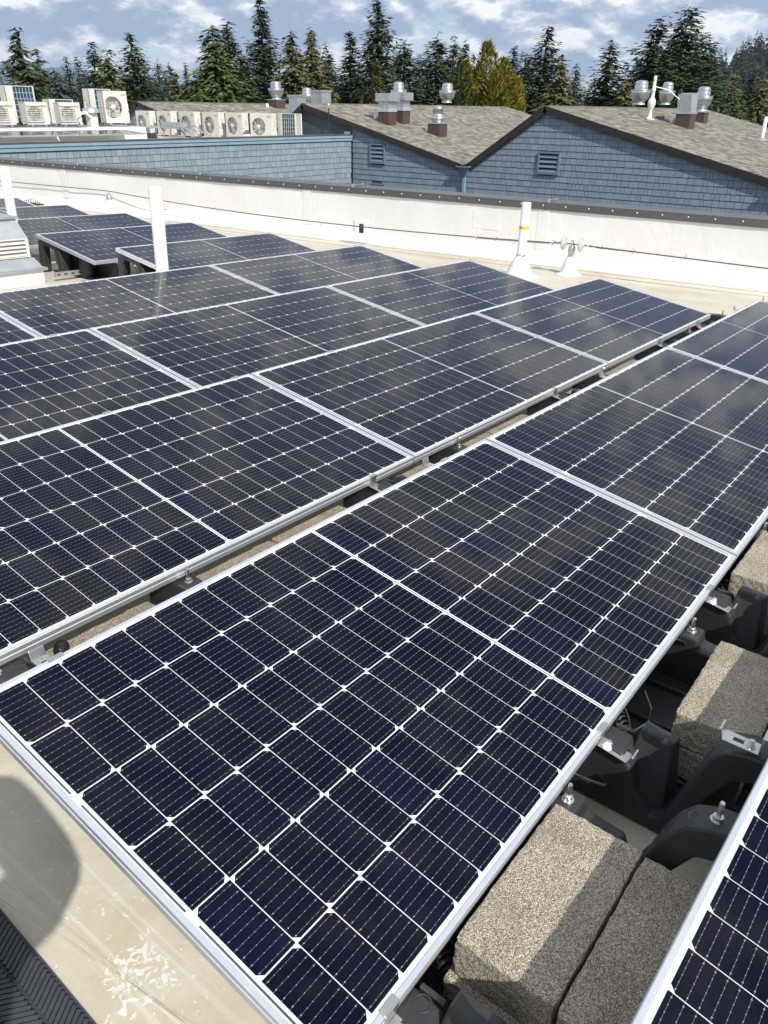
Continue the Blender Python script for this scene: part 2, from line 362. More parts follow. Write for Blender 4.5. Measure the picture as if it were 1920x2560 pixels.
# membrane lap seams and patches on the face
for x in (9.75+.05, 12.85, 16.7, 19.8, 22.4):
    mb = MB(); mb.add([(x, .006, .15), (x, .008, .655), (x+.012, .011, .655), (x+.012, .010, .15), (x+.16, .008, .15), (x+.16, .008, .655)], [(0,1,2,3), (3,2,5,4)]); mb.build('membrane_lap', M['wallm'], par)
for x, z, wv, hv in ((11.05, .13, .17, .2), (13.3, .35, .28, .2), (14.55, .12, .5, .3)):
    pass
mb = MB().box((13.55, 0, .34), (13.95, .005, .56)); mb.build('membrane_patch', M['wallm'], par, bev=.003)
# coping in lengths of ~3 m : face, top, drip ; screws along the face
L0 = 0; cop = []
seamx = [v*3.05+.72 for v in range(-1, 12)]
for i in range(len(seamx)-1):
    a, b = max(seamx[i], 0), min(seamx[i+1], PL)
    if b <= a: continue
    pr = [(.012, .652), (.022, .655), (.022, .742), (-.27, .765), (-.27, .66), (-.262, .66), (-.262, .757), (.012, .735)]
    mb = MB(); mb.prism([(p[0], p[1]) for p in pr][::-1], a+.001, b-.001, Matrix(((0,0,1,0),(1,0,0,0),(0,1,0,0),(0,0,0,1))))
    c = mb.build('coping_length', M['coping'], par)
    mb = MB(); mb.prism([(p[0]+(.004 if p[0] > 0 else -.004), p[1]+(.004 if p[1] > .7 else -.003)) for p in pr[:5]][::-1], b-.006, b+.006, Matrix(((0,0,1,0),(1,0,0,0),(0,1,0,0),(0,0,0,1))))
    mb.build('joint_cover', M['coping'], par)
    for yy in (.012, -.25):                     # small upstand cleat at each joint
        MB().box((b-.05, yy-.012, .74), (b-.02, yy+.01, .785)).build('cleat', M['zinc'], par, bev=.003)
    MB().box((b-.045, -.24, .762), (b-.03, .0, .775)).build('cleat_strap', M['zinc'], par)
scr = MB().lathe([(.009, 0), (.008, .003), (.003, .006), (.0, .0065)], 8).mesh('screw', M['pvc'])
x = .45
while x < PL-.2:
    if 4.5 < x < PL-2: inst('screw', scr, par, T(x, .022, .705) @ RX(-math.pi/2))
    x += .305
# scupper
hs = MRI @ hit(904, 608, 2, 0); 
def on_wall(px, py):                           # point of the parapet face seen at a survey pixel, in wall coordinates
    a = PM.inverted() @ CAM; b = PM.inverted() @ (CAM+ray(px, py)); d = b-a; return a + d*(-a.y/d.y)
s0, s1 = on_wall(899, 604), on_wall(908, 577)
sc_ = empty('wall_scupper', PM @ T((s0.x+s1.x)/2, 0, 0), 'small black open drain scupper at the foot of the white parapet', 'scupper')
MB().box((-.036, -.06, .02), (.036, .009, .235)).build('opening', M['dark'], sc_)
mb = MB()
for a, b in (((-.11, .001, .02), (-.042, .013, .30)), ((.042, .001, .02), (.12, .013, .30)), ((-.042, .001, .243), (.042, .013, .30))): mb.box(a, b)
mb.build('sealed_flashing', M['boot'], sc_, bev=.004)
MB().lathe([(.16, 0), (.15, .003), (.02, .004)], 20, T(0, .17, .001) @ Matrix.Diagonal((1.7, .7, 1, 1))).build('water_stain', sm, sc_)
# ---------------------------------------------------------------- life line, posts, vent pipes (roof frame)
def rdk(px, py, z=ZR):                        # point on a plane of the roof frame
    a = MRI @ CAM; d = MRI.to_3x3() @ ray(px, py); return a + d*((z-a.z)/d.z)
post1 = rdk(1421, 686); post2 = rdk(277, 530)
def lathe_at(prof, seg=20, M_=None): return MB().lathe(prof, seg, M_)
# anchor post beside the right hand vent pipe
def anchor_post(p, hh, label, big):
    r = empty('anchor_post', MR @ T(p.x, p.y, ZR), label, 'anchor post', 'cable anchor posts by the parapet')
    mb = lathe_at([(.16, .0), (.158, .004), (.125, .01), (.105, .03), (.085, .10), (.060, .19), (.052, .205)], 24)
    mb.build('flashing_boot', M['boot'], r)
    MB().lathe([(.042, .2), (.042, hh-.02), (.03, hh), (.0, hh)], 16).build('post_head', M['steel'], r)
    MB().tube([(.035*math.cos(a), .035*math.sin(a)*.3, hh+.02+.035*math.sin(a)) for a in [k*math.pi/6 for k in range(13)]], .007).build('shackle_ring', M['steel'], r)
    return r
ap1 = anchor_post(post1, .34, 'short white booted cable anchor post with ceramic discs right of the taped vent pipe', True)
ap2 = anchor_post(post2, .30, 'small white booted cable anchor post at far left near the parapet', False)
cab_z = .355
cdir = (post2-post1).normalized()
CM = MR @ Matrix(((cdir.x, -cdir.y, 0, post1.x), (cdir.y, cdir.x, 0, post1.y), (0, 0, 1, ZR+.355), (0, 0, 0, 1)))
D12 = (post2-post1).length
cable = empty('lifeline_cable', CM, 'thin steel lifeline cable strung along the white parapet between anchor posts', 'cable')
def sag(x): t = x/D12; return -.10*4*t*(1-t) if 0 <= t <= 1 else (-.03 if t > 1 else -.0)
MB().tube([(x, 0, sag(x)) for x in [i*D12/24 for i in range(25)]], .008, 6).build('wire', M['wire'], cable)
MB().tube([(-x, 0, -.01*x) for x in range(0, 9)], .008, 6).build('wire', M['wire'], cable)
ce_ = CM.inverted().to_3x3() @ (MR.to_3x3() @ pdir)
MB().tube([(D12+ce_.x*x, ce_.y*x, -.004*x) for x in range(0, 9)], .008, 6).build('wire', M['wire'], cable)
MB().tube([(x, .006, sag(x)-.012) for x in (.3, .5, .8, 1.1, 1.3)], .004, 6).build('doubled_wire', M['wire'], cable)
MB().tube([(-x, .006, -.012) for x in (.3, .6, 1.0, 1.3)], .004, 6).build('doubled_wire', M['wire'], cable)
ring = [(.024*math.cos(a), 0, .024*math.sin(a)) for a in [k*math.pi/5 for k in range(11)]]
rm = MB().tube(ring, .006, 6).mesh('cable_clamp', M['steel'])
for x in (.26, .62, 1.05, 1.32, -.36, -.75, -1.35): inst('cable_clamp', rm, cable, T(x, 0, sag(x)) @ RZ(math.pi/2))
hk = MB().tube([(0, 0, 0), (0, .0, -.03), (.0, .02, -.055), (0, .035, -.03)], .005, 6).mesh('hook', M['steel'])
for x in (.78, 3.95): inst('hook', hk, cable, T(x, 0, sag(x)))
for sgn in (1, -1):
    Q = T(.115*sgn, 0, 0) @ RY(math.pi/2*sgn)
    MB().lathe([(.012, -.04), (.02, -.02), (.078, -.012), (.082, 0), (.07, .012), (.03, .02), (.012, .045)], 20, Q).build('insulator_disc', M['glassd'], cable)
    for k in range(3):
        MB().tube([((.16+.035*k)*sgn+.022*math.cos(a), .012*math.sin(a)*(k % 2), .012*math.sin(a)*((k+1) % 2)) for a in [j*math.pi/4 for j in range(9)]], .005, 6).build('chain_link', M['steel'], cable)
# vent pipes
def vent_pipe(p, top, r, label, boot=True, tape=False, zb=ZR):
    e = empty('vent_pipe', MR @ T(p[0], p[1], zb), label, 'vent pipe', 'white vent pipes on the membrane roof')
    h = top-zb
    MB().lathe([(r, .0), (r, h-.006), (r-.003, h), (r-.009, h), (r-.009, h-.05), (0, h-.06)], 28, None, True, False).build('pipe', M['pvc'], e)
    if boot:
        MB().lathe([(.24, .0), (.238, .004), (.165, .012), (.150, .04), (.115, .12), (.078, .20), (r+.006, .225), (r+.004, .25)], 28).build('flashing_boot', M['boot'], e)
        MB().lathe([(r+.006, .235), (r+.009, .238), (r+.009, .25), (r+.006, .253)], 24).build('hose_clamp', M['steel'], e)
        MB().box((-.02, -.012, -.006), (.02, .004, .012), T(-.03, -(r+.01), .245)).build('clamp_screw', M['steel'], e)
    return e
pr_ = vent_pipe((8.02, 3.06), .43, .052, 'white vent pipe with a yellow printed band standing beside the cable anchor post')
lab = MB().lathe([(.0535, .30+.225), (.0537, .36+.205)], 28, None, True, False).build('label_band', M['yellow'], pr_)
tm = text_mesh('RADON REDUCTION SYSTEM', .034, M['ink'])
va = Vector((CAM.x-8.02, CAM.y-3.06, 0)); a0 = math.atan2(va.y, va.x)
for v in tm.vertices:
    a = a0 + v.co.x/.054 + .28; z = v.co.y; v.co = Vector((.0545*math.cos(a), .0545*math.sin(a), .545+z))
inst('lettering', tm, lab)
MB().box((-.012, -.012, 0), (.012, .012, .012), T(.05, -.02, .77)).build('pipe_plug', M['pvc'], pr_)
vent_pipe((3.745, 4.2), .632, .054, 'tall bare white vent pipe rising through the gap between the middle solar rows', True)
vent_pipe((4.52, 8.0), .585, .054, 'white vent pipe at the left edge behind the grey rooftop hood', True)
# low domed drain cage near the far left panels
dr = empty('roof_drain', MR @ T(7.95, 13.6, ZR), 'low round brown drain strainer dome beside the farthest left solar panel', 'roof drain')
mb = MB()
for k in range(20):
    a = k*math.pi/10; mb.tube([(.15*math.cos(a), .15*math.sin(a), .0), (.14*math.cos(a), .14*math.sin(a), .08), (.09*math.cos(a), .09*math.sin(a), .11), (.02*math.cos(a), .02*math.sin(a), .115)], .008, 5)
mb.build('strainer_bars', M['hvacd'], dr); MB().lathe([(.23, 0), (.2, .02), (.17, .02), (.0, .03)], 24).build('drain_ring', M['dark'], dr)
# grey sheet metal rooftop hood with louvres at the left edge
hd = empty('rooftop_hood', MR @ T(3.72, 6.28, ZR) @ Matrix.Diagonal((1, 1, .71, 1)), 'grey sheet metal rooftop hood with cream louvres on a white curb at the left edge', 'roof hood')
MB().box((-1.6, -.22, 0), (0, .9, .20)).build('curb', M['boot'], hd, bev=.01)
MB().prism([(-1.63, -.25), (.03, -.25), (.03, .93), (-1.63, .93)], .20, .235).build('curb_flange', M['zinc'], hd)
mb = MB(); z0, z1 = .235, .36
mb.add([(-1.6,-.22,z0),(0,-.22,z0),(0,.9,z0),(-1.6,.9,z0),(-1.55,-.14,z1),(-.04,-.14,z1),(-.04,.85,z1),(-1.55,.85,z1)], [(0,1,5,4),(1,2,6,5),(2,3,7,6),(3,0,4,7),(4,5,6,7)]); mb.build('curb_skirt', M['zinc'], hd)
MB().box((-1.55, -.10, .36), (-.06, .8, .60)).build('louvre_box', M['zinc'], hd)
for (xa, xb) in ((-1.42, -.98), (-.94, -.50), (-.46, -.07)):
    lp = MB(); lp.box((xa, -.14, .37), (xb, -.10, .385)).box((xa, -.14, .60), (xb, -.10, .615)).box((xa, -.14, .385), (xa+.03, -.10, .60)).box((xb-.03, -.14, .385), (xb, -.10, .60))
    lf = lp.build('louvre_frame', M['hvac'], hd)
    for k in range(4):
        z = .39+k*.052; MB().add([(xa+.03,-.145,z),(xb-.03,-.145,z),(xb-.03,-.105,z+.045),(xa+.03,-.105,z+.045),(xa+.03,-.145,z+.004),(xb-.03,-.145,z+.004)], [(0,1,2,3),(0,4,5,1)]).build('louvre_blade', M['hvac'], lf)
mb = MB(); z0, z1 = .615, .86
mb.add([(-1.52,-.12,z0),(-.06,-.12,z0),(-.06,.8,z0),(-1.52,.8,z0),(-1.50,-.02,z1),(-.10,-.02,z1),(-.10,.78,z1),(-1.50,.78,z1)], [(0,1,5,4),(1,2,6,5),(2,3,7,6),(3,0,4,7),(3,2,1,0)]); mb.build('hood_body', M['zinc'], hd)
MB().box((-1.53, -.05, .86), (-.08, .80, .885)).build('hood_band', M['zinc'], hd)
mb = MB(); mb.add([(-1.53,-.05,.886),(-.08,-.05,.886),(-.08,.8,.886),(-1.53,.8,.886),(-1.3,.05,.945),(-.25,.05,.945),(-.25,.7,.945),(-1.3,.7,.945)], [(0,1,5,4),(1,2,6,5),(2,3,7,6),(3,0,4,7),(4,5,6,7)]); mb.build('hood_cap', M['zinc'], hd)
# ---------------------------------------------------------------- solar array (roof frame)
PW, PLn, TILT, PITCH, GAP = 1.038, 2.094, math.radians(9.031), 1.34941, .01247
S0 = [-.0072, -.0301, -.0490, -.0738, -.0956, -.1376, -.1382, -.1673, -.1688, -.18]
ROWN = ['first', 'second', 'third', 'fourth', 'fifth', 'sixth', 'seventh', 'eighth', 'ninth', 'tenth']
# frame mesh
fp = [(.011, -.0015), (.011, 0), (.0012, 0), (0, -.0012), (0, -.011), (.0018, -.0125), (.0018, -.0175), (0, -.019), (0, -.035), (.028, -.035)]
mb = MB(); vs = []
for d, z in fp: vs += [(d, -d, z), (PLn-d, -d, z), (PLn-d, -PW+d, z), (d, -PW+d, z)]
mb.add(vs, [(j*4+k, j*4+(k+1) % 4, (j+1)*4+(k+1) % 4, (j+1)*4+k) for j in range(len(fp)-1) for k in range(4)])
for xx in (0, PLn):                                  # corner mitre lines read as tiny notches
    pass
ME_frame = mb.mesh('frame', M['frame'])
ME_back = MB().add([(.0105,-.0105,-.0022),(PLn-.0105,-.0105,-.0022),(PLn-.0105,-PW+.0105,-.0022),(.0105,-PW+.0105,-.0022),(.0105,-.0105,-.006),(PLn-.0105,-.0105,-.006),(PLn-.0105,-PW+.0105,-.006),(.0105,-PW+.0105,-.006)],
    [(3,2,1,0),(4,5,6,7),(0,1,5,4),(1,2,6,5),(2,3,7,6),(3,0,4,7)]).mesh('backsheet', M['back'])
hx, hy, ch = .0414, .0818, .0105
poly = [(-hx, -hy), (hx-ch, -hy), (hx, -hy+ch), (hx, hy-ch), (hx-ch, hy), (-hx, hy)]
ME_cell = MB().prism(poly, -.0004, 0).mesh('solar_cell', M['cell'])
ME_rib = MB().box((0, -.30, 0), (.004, 0, .0003)).mesh('ribbon', M['ribbon'])
ME_ribm = MB().box((-.0015, -.978, 0), (.0015, 0, .0003)).mesh('ribbon', M['ribbon'])
ME_clip = MB().box((-.02, -.014, -.0005), (.02, .004, .003)).box((-.02, .0, -.03), (.02, .004, .003)).mesh('edge_clip', M['steel'])
CP, CG = .0848, .0052            # half-cell pitch, half of the middle gap
def cell_positions():
    for half in (-1, 1):
        for i in range(12):
            x = PLn/2 + half*(CG + CP*(i+.5))
            for j in range(6): yield x, -(.0192 + .1666*(j+.5)), (half > 0) == (j % 2 == 0)
cells_joined = MB()
for x, y, rt in cell_positions(): cells_joined.prism(poly, -.0004, 0, T(x, y, -.0016) @ RZ(0 if rt else math.pi))
ME_cj = cells_joined.mesh('solar_cells', M['cell'])
def panel(row, idx, label, single=True, M_=None):
    X = S0[row] + (idx-1)*(PLn+GAP)
    Q = M_ or (MR @ T(X, row*PITCH, 0) @ RX(TILT))
    e = empty('solar_panel', Q, label, 'solar panel', 'solar panels in tilted rows on the roof')
    inst('frame', ME_frame, e); inst('backsheet', ME_back, e)
    if single:
        for xa in (.0145, PLn-.0185):
            for k in range(3): inst('ribbon', ME_rib, e, T(xa, -.041-k*.336, -.0022))
        inst('ribbon', ME_ribm, e, T(PLn/2, -.03, -.0022))
    if 0 < row < 6:
        for x in (.47, 1.02, 1.74): inst('edge_clip', ME_clip, e, T(x+.13*((row*7+idx*3) % 4), .001, 0))
    if single:
        for x, y, rt in cell_positions(): inst('solar_cell', ME_cell, e, T(x, y, -.0016) @ (RZ(0) if rt else RZ(math.pi)))
    else: inst('solar_cells', ME_cj, e, kind='stuff')
    return e
POS = {}
plist = [
 (0,1,'large solar panel filling the foreground beside the sunlit roof strip'),
 (0,2,'solar panel directly beyond the big foreground panel in its row'),
 (0,3,'solar panel cut by the right edge of the photo, last of the nearest full row'),
 (1,0,'second row solar panel cut by the left edge, only its right end showing'),
 (1,1,'second row solar panel across the ballast gap from the foreground panel'),
 (1,2,'middle solar panel of the second row, with the tan ballast blocks along its lower edge'),
 (1,3,'greyish end panel of the second row, nearest the taped vent pipe and anchor post'),
 (2,0,'solar panel of the third row cut by the left edge'),
 (2,1,'third row solar panel left of the wide bright frame gap'),
 (2,2,'middle solar panel of the third row, right of the wide bright frame gap'),
 (2,3,'end panel of the third row, pointing to the foot of the taped vent pipe'),
 (3,1,'narrow visible solar panel of the fourth row at the far left edge'),
 (3,2,'solar panel of the fourth row that mirrors the tall bare vent pipe'),
 (3,3,'end panel of the fourth row, just below the black scupper in the parapet'),
 (4,3,'single solar panel behind the tall bare vent pipe, left corner raised'),
 (5,3,'solar panel with a raised left corner over a black support, right of the grey hood'),
 (6,2,'far solar panel mostly hidden behind the grey hood in the seventh row'),
 (6,3,'far solar panel of the seventh row ending under the left anchor post'),
 (7,2,'far solar panel of the eighth row hidden behind the grey hood'),
 (7,3,'far end panel of the eighth row close to the parapet corner'),
 (8,3,'farthest solar panel beside the brown drain dome'),
 (8,2,'farthest left solar panel seen behind the white pipe at the left edge')]
for r_, i_, lb in plist: panel(r_, i_, lb, single=(r_ < 8))
# row nearer than the first, at the bottom right corner
zh = Vector((.24, -1.351, 0)); zd = Vector((.911-.242, -1.3697+1.351, 0)).normalized()
zx = zh - zd*.36
QZ = MR @ Matrix(((zd.x, -zd.y, 0, zx.x), (zd.y, zd.x, 0, zx.y), (0, 0, 1, 0), (0, 0, 0, 1))) @ RX(TILT)
panel(0, 0, 'bluish solar panel cut off by the bottom right corner', True, QZ)
# ---------------------------------------------------------------- ballast trays, clamps and blocks
import bmesh
YZ = Matrix(((0,0,1,0),(1,0,0,0),(0,1,0,0),(0,0,0,1)))      # polygon (y,z) extruded along x
arm1 = [(.16,-.215),(.02,-.205),(-.05,-.205),(-.075,-.235),(-.10,-.30),(-.145,-.35),(-.17,-.335),(-.195,-.26),(-.215,-.17),(-.235,-.105),(-.26,-.07),(-.30,-.056),(-.36,-.050),(-.44,-.085),(-.52,-.20),(-.56,-.385),
        (-.52,-.385),(-.47,-.22),(-.41,-.14),(-.34,-.12),(-.29,-.14),(-.25,-.22),(-.22,-.385),(.10,-.385),(.16,-.385)]
arm2 = [(.16,-.22),(.02,-.212),(-.042,-.212),(-.05,-.245),(-.14,-.252),(-.155,-.29),(-.175,-.29),(-.195,-.24),(-.215,-.165),(-.235,-.115),(-.26,-.082),(-.30,-.062),(-.36,-.052),(-.44,-.085),(-.52,-.20),(-.56,-.385),
        (-.52,-.385),(-.47,-.22),(-.41,-.15),(-.34,-.13),(-.29,-.15),(-.25,-.23),(-.22,-.385),(-.06,-.385),(-.03,-.385),(.16,-.385)]
def pr_arm(pl, w): return MB().prism(pl[::-1], -w/2, w/2, YZ)
bev = lambda o, w=.006: o
def mk(mbx, nm, mt, bevw=0):
    o = mbx.build(nm, mt, bev=bevw)
    if bevw:
        dg = bpy.context.evaluated_depsgraph_get(); me = bpy.data.meshes.new_from_object(o.evaluated_get(dg)); bpy.data.objects.remove(o); me.name = nm; return me
    me = o.data; bpy.data.objects.remove(o); return me
ME_arm1 = mk(pr_arm(arm1, .085), 'support_arm', M['blackp'], .008)
ME_arm2 = mk(pr_arm(arm2, .075), 'support_arm', M['blackp'], .008)
ME_rib1 = mk(pr_arm([(-.05+.0,-.20),(-.10,-.29),(-.145,-.34),(-.17,-.33),(-.205,-.24),(-.25,-.16),(-.30,-.13),(-.30,-.38),(.0,-.38),(-.0,-.20)], .012), 'stiffening_rib', M['blackp'], .003)
mb = MB(); mb.add([(-.03,-.045,-.33),(.075,-.045,-.37),(.075,-.175,-.37),(-.02,-.165,-.36),(.026,-.066,-.168),(.066,-.066,-.168),(.066,-.150,-.176),(.032,-.145,-.173)], [(4,5,6,7),(0,1,5,4),(1,2,6,5),(2,3,7,6),(3,0,4,7),(3,2,1,0)])
ME_box = mk(mb, 'cable_box', M['blackp'], .006)
mb = MB().box((.01,-.46,-.385), (.66,.12,-.372))
for y0, y1 in ((.10,.12), (-.46,-.44)): mb.box((-.03, y0, -.372), (.66, y1, -.33))
for xx in (.16, .34, .52): mb.box((xx, -.44, -.372), (xx+.012, .10, -.355))
ME_floor = mk(mb, 'tray_floor', M['blackp'], .004)
mb = MB()
for k in range(26): mb.lathe([(.017,0),(.021,.004),(.017,.008)], 12, T(0, .05-.009*k, -.31+.04*math.sin(k*.25)) @ RX(math.pi/2), True, False)
ME_conduit = mb.mesh('corrugated_conduit', M['cablek'])
rn = lambda r, n=14: MB().lathe([(r,0),(r+.0015,.0012),(r+.003,0)], n, None, True, False)
ME_mark = rn(.014).mesh('mould_ring', M['blackp'])
# clamps and studs
mb = MB().box((-.019, -.003, -.043), (.019, 0, .003)).box((-.019, 0, 0), (.019, .012, .003)).box((-.019, -.036, -.043), (.019, -.003, -.040)).box((-.019, -.08, -.043), (-.007, -.036, -.040)).box((.007, -.08, -.043), (.019, -.036, -.040)).box((-.007, -.08, -.043), (.007, -.058, -.040))
mb.add([(-.019,-.08,-.043),(.019,-.08,-.043),(.019,-.088,-.018),(-.019,-.088,-.018),(-.019,-.076,-.040),(.019,-.076,-.040),(.019,-.083,-.016),(-.019,-.083,-.016)], [(0,1,2,3),(7,6,5,4),(3,2,6,7),(0,3,7,4),(1,5,6,2)])
ME_clamp = mk(mb, 'panel_clamp', M['steel'], .0012)
ME_bolt = MB().lathe([(.0125,0),(.0125,.002),(.009,.002),(.009,.009),(.006,.009),(.006,.014),(0,.014)], 6, None, False).mesh('bolt', M['steel'])
ME_stud = MB().lathe([(.014,0),(.014,.002),(.010,.002),(.010,.011),(.0052,.011),(.0052,.045),(.004,.047),(0,.047)], 12, None, False).mesh('stud', M['steel'])
def tray(name_lab, X, Yl, M0=None, hi=True):
    e = empty('mounting_tray', (M0 or MR) @ T(X, Yl, 0), name_lab, 'mounting tray', 'black plastic mounting trays in the gaps between rows')
    inst('tray_floor', ME_floor, e)
    a = inst('support_arm', ME_arm1, e, T(.035, 0, 0)); b = inst('support_arm', ME_arm2, e, T(.632, 0, 0))
    inst('stiffening_rib', ME_rib1, a, T(.048, 0, 0)); inst('cable_box', ME_box, e, T(.04, 0, 0))
    for y, z, ax in ((-.02, -.204, 0), (-.065, -.2255, 1)): inst('mould_ring', ME_mark, a, T(.025, y, z) @ RX(0 if not ax else .9))
    inst('mould_ring', ME_mark, b, T(-.01, -.085, -.2475)); inst('mould_ring', ME_mark, b, T(-.012, -.27, -.078) @ RX(.4))
    c = inst('panel_clamp', ME_clamp, e, T(.0, .001, -.1630+.0002) @ RX(TILT)); inst('bolt', ME_bolt, c, T(0, -.022, -.040))
    c = inst('panel_clamp', ME_clamp, e, T(.01, -.3245, .0) @ RZ(math.pi)); inst('bolt', ME_bolt, c, T(0, -.022, -.040))
    inst('stud', ME_stud, e, T(.632, -.012, -.212)); inst('stud', ME_stud, e, T(.626, -.305, -.062))
    inst('corrugated_conduit', ME_conduit, e, T(.22, .06, 0) @ RZ(-.5))
    return e
def block_mesh(seed, th):
    bm = bmesh.new(); bmesh.ops.create_cube(bm, size=1); bmesh.ops.subdivide_edges(bm, edges=bm.edges[:], cuts=24, use_grid_fill=True)
    for v in bm.verts:
        p = v.co.copy(); q = Vector((p.x*.397, p.y*.194, p.z*th))
        ex = [abs(p.x) > .499, abs(p.y) > .499, abs(p.z) > .499]
        nz = noise.noise(Vector((q.x*70, q.y*70, q.z*70+seed*9)))*.0022 + noise.noise(Vector((q.x*18, q.y*18, q.z*18+seed*5)))*.0016
        nrm = Vector((math.copysign(ex[0], p.x), math.copysign(ex[1], p.y), math.copysign(ex[2], p.z)))
        if sum(ex) >= 2: q -= nrm*.0016*(1+noise.noise(q*60+Vector((seed,0,0))))
        v.co = q + nrm*nz + Vector((0, 0, th/2))
    me = bpy.data.meshes.new('ballast_block'); bm.to_mesh(me); bm.free(); me.materials.append(M['block'])
    return me
BL = [block_mesh(k, .095) for k in range(3)]; BS = [block_mesh(k+5, .058) for k in range(2)]
def block(k, x, y, z, lab, rot=0, thin=False):
    return inst('ballast_block', (BS if thin else BL)[k % (2 if thin else 3)], None, MR @ T(x+.1985, y-.097, z) @ RZ(rot), label=lab, cat='concrete block', group='concrete ballast blocks laid in the trays')
trs = []
for i, X in enumerate((.13, .975, 1.81, 2.65)):
    trs.append(tray(['black mounting tray at the bottom edge, holding the nearest concrete blocks', 'black mounting tray with bright clamp and arched arm, second from the bottom at right', 'black mounting tray partly under the sunlit blocks at the right edge', 'black mounting tray past the right edge, far end of the nearest gap'][i], X, -1.025))
TS = -.270
block(0, .305, -1.032, -.175-.095, 'nearest concrete block, top of its stack, left half in sun and right half in shade')
block(1, .300, -1.232, -.178-.095, 'shaded concrete block beside the nearest half sunlit one, under the corner panel')
block(2, .292, -1.026, -.369, 'lower concrete block under the nearest half sunlit one, only its brown end showing')
block(0, .300, -1.226, -.369, 'lower concrete block in the shade under the corner panel')
block(1, 1.165, -1.130, -.27, 'concrete block with a narrow sunlit strip, behind the cable box at right', .01)
block(2, 1.20, -1.335, -.272, 'fully shaded concrete block at the right edge above the bright hook clamp', -.01)
block(0, 1.165, -1.126, -.367, 'lower concrete block beneath the one with the narrow sunlit strip')
block(2, 1.985, -1.040, -.27, 'bright sunlit concrete block at the right edge beside the panel corner', .0)
block(1, 1.985, -1.040, -.367, 'lower block under the bright sunlit one at the right edge')
block(0, 1.985, -1.245, -.27, 'shaded concrete block right of the bright sunlit one, mostly out of the frame')
loc = ['leftmost', 'left', 'middle', 'right of the middle', 'right', 'far right', 'last but one', 'last']
cnt = 0
for i in range(4):
    X = .13 + 1.65*i + (.05 if i == 0 else 0)
    tray('black mounting tray in the narrow gap between rows, %s' % ('leftmost', 'second from the left', 'third from the left', 'rightmost')[i], X, .3243)
    where = ('at the left edge', 'left of the middle', 'right of the middle', 'near the far end')[i]
    block(i, X+.17, .3243+.13, -.37, 'thin tan concrete block inside the tray %s of the narrow gap' % where, 0, True)
    if i < 3 or True:
        for j in range(2):
            if X+.72+.41*j > 6.0: continue
            block(i+j, X+.73+.41*j, .3243+.13+.004*j, -.37, 'thin tan concrete block in the narrow gap %s, %s' % (('past the leftmost tray', 'past the second tray', 'past the third tray', 'past the last tray')[i], ('left of a pair', 'right of a pair')[j]), 0, True)
        fl_ = inst('tray_floor', ME_floor, None, MR @ T(X+.74, .3243, -.0005) @ Matrix.Diagonal((1.25, 1, 1, 1)), label='flat black pan under the tan blocks %s of the narrow gap' % where, cat='mounting tray')
for k, (xa, xb, lb) in enumerate(((.85, 1.25, 'black module leads looping in the shade beside the conduit'), (1.55, 1.95, 'black module leads hanging left of the narrow sunlit block'), (2.0, 2.5, 'black module leads under the panel edge at right'))):
    e = empty('module_lead', MR @ T(xa, -1.0, -.22), lb, 'cable', 'black leads hanging under the front row')
    L_ = xb-xa
    for q in range(3):
        MB().tube([(L_*t, .03*q-.07*math.sin(t*9+q), -.10*math.sin(math.pi*t)*(1+.3*q)) for t in [j/14 for j in range(15)]], .0035, 6).build('lead', M['cablek'], e)
    MB().tube([(L_*.45, -.02, -.11), (L_*.45+.07, -.03, -.115)], .009, 8).build('connector', M['cablek'], e)
# trays at exposed left ends of the fifth and sixth rows
def end_tray(row, lab):
    X = S0[row] + 2*(PLn+GAP)
    e = empty('panel_support', MR @ T(X+.05, row*PITCH, 0), lab, 'panel support', 'black supports under the raised panel corners')
    q = [(.02,-.385),(.02,-.30),(.0,-.12),(-.01,-.07),(-.05,-.045),(-.12,-.058),(-.34,-.096),(-.40,-.16),(-.42,-.385),(-.33,-.385),(-.32,-.17),(-.28,-.13),(-.12,-.10),(-.075,-.14),(-.06,-.30),(-.06,-.385)]
    MB().prism(q, -.04, .05, YZ).build('support_arm', M['blackp'], e, bev=.008)
    for yy in (-.24, -.62): MB().lathe([(.07,-.385),(.085,-.30),(.075,-.2),(.06,-.16)], 14, T(.12, yy, 0)).build('ballast_cup', M['blackp'], e)
    MB().add([(.22,-.06,-.385),(.22,-1.0,-.385),(.22,-1.0,-.215),(.22,-.06,-.062),(.235,-.06,-.385),(.235,-1.0,-.385),(.235,-1.0,-.215),(.235,-.06,-.062)], [(0,1,2,3),(7,6,5,4),(0,4,5,1),(2,6,7,3),(0,3,7,4)]).build('shade_sheet', M['blackp'], e)  # added black sheet standing in for the shade under the raised panel
    MB().box((.06, -1.02, -.386), (.25, -.05, -.374)).build('shade_floor', M['blackp'], e)  # added black plate, darkens the sunlit deck like shade below the panel
    MB().box((-.25, -.62, -.35), (.30, -.60, -.30)).build('slotted_rail', M['zinc'], e)
    for k in range(6): MB().box((-.23+.08*k, -.621, -.333), (-.195+.08*k, -.6195, -.317)).build('slot', M['dark'], e)
    MB().tube([(.02,-.12,-.1),(.03,-.20,-.2),(.0,-.24,-.28),(.05,-.3,-.15),(.1,-.42,-.13)], .004, 6).build('red_wire', M['red'], e)
    MB().box((.0, -.30, -.155), (.07, -.20, -.115)).build('white_tag', M['pvc'], e)
    return e
end_tray(4, 'black arched support under the raised left corner of the panel behind the bare pipe')
end_tray(5, 'black arched support with red wires and slotted rail beside the grey hood')
for rr in (6, 7):
    pass
for (x, y, lb) in ((6.28, .32, 'black support foot at the right end of the second row, beside the parapet side'),):
    tray(lb, 5.95, .3243)
